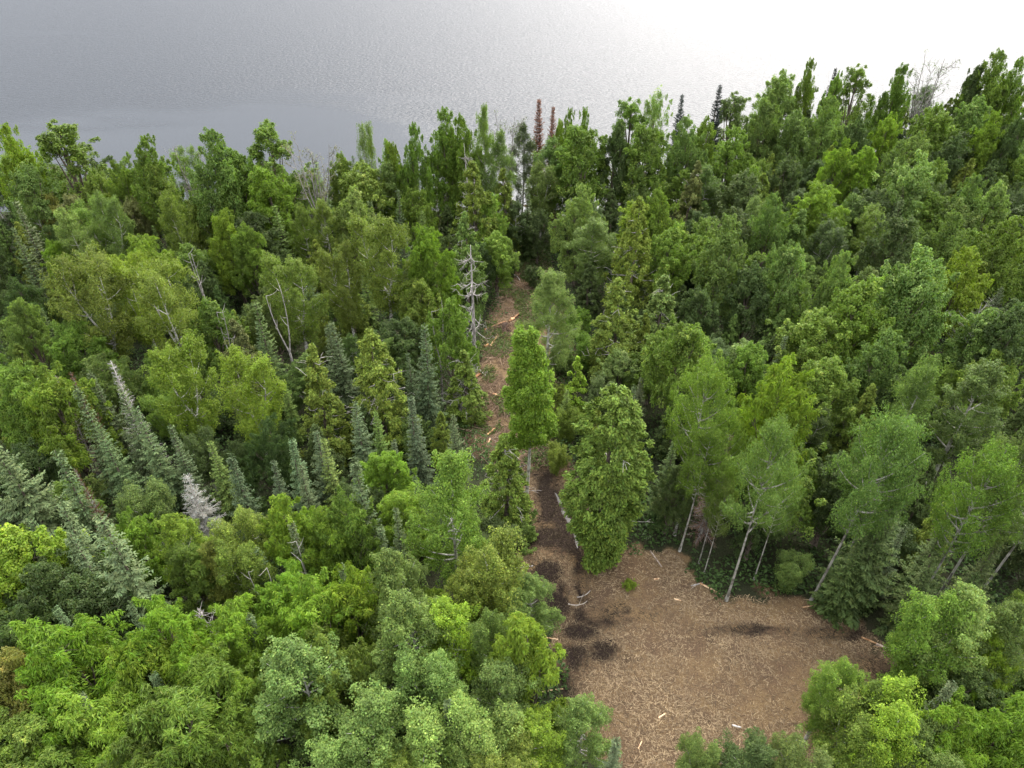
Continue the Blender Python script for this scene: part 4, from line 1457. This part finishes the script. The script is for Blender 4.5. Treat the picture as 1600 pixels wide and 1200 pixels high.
# ------------------------------------------------------------------ wood chips and slash
def sticks_mesh(name, X, Y, Lc, Wc, tint, lift=0.02, tilt=0.12, seed=1):
    r = np.random.default_rng(seed)
    n = len(X)
    a = r.random(n) * 2 * math.pi
    zt = r.normal(0, tilt, n)
    d = unit(np.stack([np.cos(a), np.sin(a), zt], 1))
    s = unit(np.cross(d, np.array([0, 0, 1.0])))
    c = np.stack([X, Y, ground_z(X, Y) + lift + np.abs(zt) * Lc * .5], 1)
    hl = (Lc / 2)[:, None]; w = (Wc / 2)[:, None]
    up = np.array([0, 0, 1.0]) * (Wc * .55)[:, None]
    e0, e1 = c - d * hl, c + d * hl
    V = np.stack([e0 - s * w, e0 + up, e0 + s * w, e1 - s * w * .6, e1 + up, e1 + s * w * .6], 1).reshape(-1, 3)
    i = np.arange(n)[:, None] * 6
    F = np.concatenate([i + np.array([[0, 3, 4, 1]]), i + np.array([[1, 4, 5, 2]])])
    return new_mesh(name, V, F, M_CHIP, {'tint': np.repeat(tint, 6, axis=0)})


cw = np.array(CLEARING_W)
N0 = 240000
X = r.uniform(cw[:, 0].min() - 1, cw[:, 0].max() + 1, N0); Y = r.uniform(cw[:, 1].min() - 1, cw[:, 1].max() + 1, N0)
sdd = poly_sd(np.stack([X, Y], 1), CLEARING_W)
edge = (fbm(X, Y, 31, 3.0, 4) - .5) * 4
dens = np.clip(fbm(X, Y, 71, 3.5, 4) * 2.2 - .35, .15, 1)
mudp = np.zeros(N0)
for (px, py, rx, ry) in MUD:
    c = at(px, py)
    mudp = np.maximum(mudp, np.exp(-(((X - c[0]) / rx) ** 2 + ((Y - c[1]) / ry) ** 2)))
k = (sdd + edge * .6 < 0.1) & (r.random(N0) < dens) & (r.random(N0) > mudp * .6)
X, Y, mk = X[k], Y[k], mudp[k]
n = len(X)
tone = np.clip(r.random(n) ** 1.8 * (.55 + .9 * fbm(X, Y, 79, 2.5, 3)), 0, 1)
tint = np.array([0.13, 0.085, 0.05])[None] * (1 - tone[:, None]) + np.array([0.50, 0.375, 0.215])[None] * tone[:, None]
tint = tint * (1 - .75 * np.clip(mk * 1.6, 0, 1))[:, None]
Lc = np.clip(r.lognormal(-2.0, .48, n), .06, .45)
tint = tint * np.clip(1.2 - 1.1 * Lc, .65, 1.15)[:, None]
chips = obj('wood_chips', sticks_mesh('wood_chips', X, Y, Lc, np.clip(Lc * .17, .02, .055), tint, seed=2))
tag(chips, 'tan wood chips and splinters strewn over the mulched clearing', 'wood chips', kind='stuff')

tw = np.array(TRACK_W)
N0 = 34000
X = r.uniform(tw[:, 0].min() - 1, tw[:, 0].max() + 1, N0); Y = r.uniform(tw[:, 1].min() - 1, tw[:, 1].max() + 1, N0)
sdd = poly_sd(np.stack([X, Y], 1), TRACK_W)
k = (sdd < .4) & (r.random(N0) < np.clip(fbm(X, Y, 73, 3, 3) * 2.6 - .6, .1, 1))
X, Y = X[k], Y[k]
n = len(X)
tone = r.random(n) ** 2
tint = np.array([0.13, 0.085, 0.055])[None] * (1 - tone[:, None]) + np.array([0.38, 0.27, 0.17])[None] * tone[:, None]
Lc = np.clip(r.lognormal(-.95, .65, n), .12, 2.4)
slash = obj('slash', sticks_mesh('slash', X, Y, Lc, np.clip(Lc * .055, .02, .07), tint, 0.05, .2, 3))
tag(slash, 'tangle of cut brown branches lying along the track', 'slash', kind='stuff')
# green tops lying in the slash and weeds at its rim
N0 = 60000
X = r.uniform(tw[:, 0].min() - 1, tw[:, 0].max() + 1, N0); Y = r.uniform(tw[:, 1].min() - 1, tw[:, 1].max() + 1, N0)
k = (poly_sd(np.stack([X, Y], 1), TRACK_W) < .6) & (fbm(X, Y, 55, 3.4, 4) > .5)
X, Y = X[k], Y[k]
n = len(X)
L = r.uniform(.15, .34, n)
bs = np.array([0.085, 0.115, 0.03]) * r.uniform(.6, 1.4, (n, 1))
w_ = obj('weeds', leaf_mesh('weeds', np.stack([X, Y, ground_z(X, Y) + r.random(n) ** 1.5 * .5], 1), unit(np.array([0, 0, 1.]) + r.normal(0, .5, (n, 3))), r.normal(size=(n, 3)), L, L * .45, bs, M_LEAF), None, (1, 1, 1))
tag(w_, 'trampled green weeds and leafy tops along the track', 'weeds', kind='stuff')


# ------------------------------------------------------------------ logs and loose branches one can pick out
def log(p0, p1, rad, label, name='log', cat='log', mat=None, tint=(1, 1, 1), lift=0.0, kink=0.0, twigs=0):
    a, b = at(*p0), at(*p1)
    a[2] = gz1(a[0], a[1]) + rad * .8 + lift; b[2] = gz1(b[0], b[1]) + rad * .8 + lift * .4
    d = b - a
    nrm = unit(np.array([[-d[1], d[0], 0]]))[0]
    pts = curve(a, b, nrm * kink, 7)
    pts[:, 2] = np.maximum(pts[:, 2], ground_z(pts[:, 0], pts[:, 1]) + rad * .5)
    rd = np.linspace(rad, rad * .7, 7) * (1 + r.normal(0, .06, 7))
    tb = Tubes()
    tb.add(pts, rd, 7)
    root = obj(name, tb.mesh(name, mat or M_LOG), None, tint)
    tag(root, label, cat)
    if twigs:
        bb = Tubes()
        for _ in range(twigs):
            q = pts[r.integers(2, 7)]
            bb.add(curve(q, q + np.array([r.normal(0, .5), r.normal(0, .5), r.uniform(.02, .35)]), (0, 0, .05), 4), np.linspace(rad * .35, .008, 4), 4, False)
        obj('twigs', bb.mesh(name + '_twigs', mat or M_LOG), root, tint)
    return root


OR = (.82, .70, .58)
log((718, 659), (737, 643), .10, 'peeled orange log, upper of the pair beside the young spruce', tint=OR)
log((720, 664), (741, 648), .12, 'peeled orange log, lower of the pair beside the young spruce', tint=OR)
log((759, 681), (774, 668), .10, 'short peeled orange log lying alone on the track', tint=OR)
log((762, 695), (766, 684), .08, 'short pale splintered log below the lone orange one')
log((770, 615), (796, 622), .11, 'pale tan log lying across the slash', tint=(1, .9, .8))
log((752, 622), (764, 617), .07, 'thin tan pole end left of the log across the slash')
log((742, 716), (735, 704), .07, 'pale bare branch beside dark mud near young spruce', 'branch', 'branch', M_DEAD, kink=.1)
log((757, 516), (790, 503), .11, 'long brown root-end log behind the dark stump hollow', tint=(.42, .33, .3), lift=.1)
log((795, 505), (812, 491), .16, 'rust-orange cut log end at the slash heap', tint=(.38, .31, .28), lift=.15)
log((798, 502), (803, 499), .2, 'pale sawn round block on the slash heap', tint=(1.15, 1, .9), lift=.1)
log((766, 541), (778, 524), .12, 'grey-brown log below the dark stump hollow', tint=(.7, .6, .55))
log((757, 543), (764, 538), .18, 'stubby orange block at the track edge', tint=(.5, .4, .3))
log((743, 590), (750, 585), .16, 'stubby rust-orange block among the slash', tint=(.48, .37, .31))
log((867, 676), (874, 664), .14, 'rust-orange split log at the end of the muddy track', tint=(.48, .37, .31))
log((795, 428), (812, 437), .07, 'bent bare branch at the head of the track', 'branch', 'branch', M_DEAD, kink=.35, twigs=4)
log((800, 886), (833, 883), .05, 'pale straight branch at the clearing rim beside leafy aspens', 'branch', 'branch', M_DEAD)
log((902, 925), (923, 918), .045, 'upper of two bleached curved sticks by the mud', 'branch', 'branch', M_DEAD, (.8, .75, .7), kink=-.15)
log((888, 941), (918, 934), .045, 'lower of two bleached curved sticks by the mud', 'branch', 'branch', M_DEAD, (.85, .8, .72), kink=-.25, twigs=3)
log((1016, 860), (1034, 885), .07, 'thin fallen pole at the foot of the lush cedar', 'branch', 'branch', M_DEAD, (.8, .7, .6))
log((1094, 911), (1124, 927), .08, 'pale fallen pole beside the corner aspen trunk', 'branch', 'branch', M_LOG)
log((1080, 915), (1098, 910), .05, 'thin grey stick crossing by the corner aspen', 'branch', 'branch', M_DEAD, twigs=2)
log((1022, 905), (1030, 904), .07, 'short pale chip of wood below the lush cedar', 'branch', 'branch', M_LOG)
log((1053, 936), (1064, 939), .06, 'short tan stick on the upper clearing', 'branch', 'branch', M_LOG)
log((1368, 1008), (1402, 1022), .10, 'grey fallen pole under the end of the clearing', 'branch', 'branch', M_DEAD, (.9, .8, .7), twigs=4)
log((1345, 997), (1385, 1014), .07, 'thin brown pole above the grey one at the clearing rim', 'branch', 'branch', M_LOG, (.7, .62, .55), twigs=4)
log((1252, 955), (1268, 949), .05, 'small bare stick upright at the clearing rim', 'branch', 'branch', M_LOG, lift=.4)
log((1029, 1122), (1040, 1115), .06, 'pale splinter lying out in the open lower clearing', 'branch', 'branch', M_LOG)
log((1143, 1135), (1157, 1139), .07, 'dark-backed pale splinter near the lower clearing', 'branch', 'branch', M_DEAD)
log((997, 1170), (1003, 1158), .05, 'pale splinter above the blue-green spruce tip', 'branch', 'branch', M_LOG)
log((845, 1080), (880, 1075), .06, 'pale thin pole poking from beneath the vivid ash', 'branch', 'branch', M_LOG)
log((853, 995), (872, 998), .05, 'thin tan stick beside the black mud patch', 'branch', 'branch', M_LOG)


# uprooted stump: a dark hollow rim of roots at the slash heap
def stump():
    c = at(788, 513)
    z = gz1(c[0], c[1])
    root = bpy.data.objects.new('uprooted_stump', None)
    COL.objects.link(root)
    root.location = (c[0], c[1], z)
    tag(root, 'uprooted stump with dark soil and torn roots on the track', 'stump')
    tb = Tubes()
    tb.add([(0, 0, -.1), (0.05, .05, .35), (.1, .25, .7)], [.5, .34, .3], 9)
    o = obj('stem', tb.mesh('stump_stem', M_BARK), root, (.6, .5, .45))
    rb = Tubes()
    for k in range(16):
        a = k * .39 + r.normal(0, .15)
        e = np.array([math.cos(a) * r.uniform(.7, 1.6), math.sin(a) * r.uniform(.4, 1.0), r.uniform(-.05, .6)])
        rb.add(curve((0, 0, .2), e, (0, 0, r.uniform(.05, .3)), 6), np.linspace(.11, .02, 6), 5, False)
    obj('roots', rb.mesh('stump_roots', M_BARK), root, (.8, .6, .5))


stump()
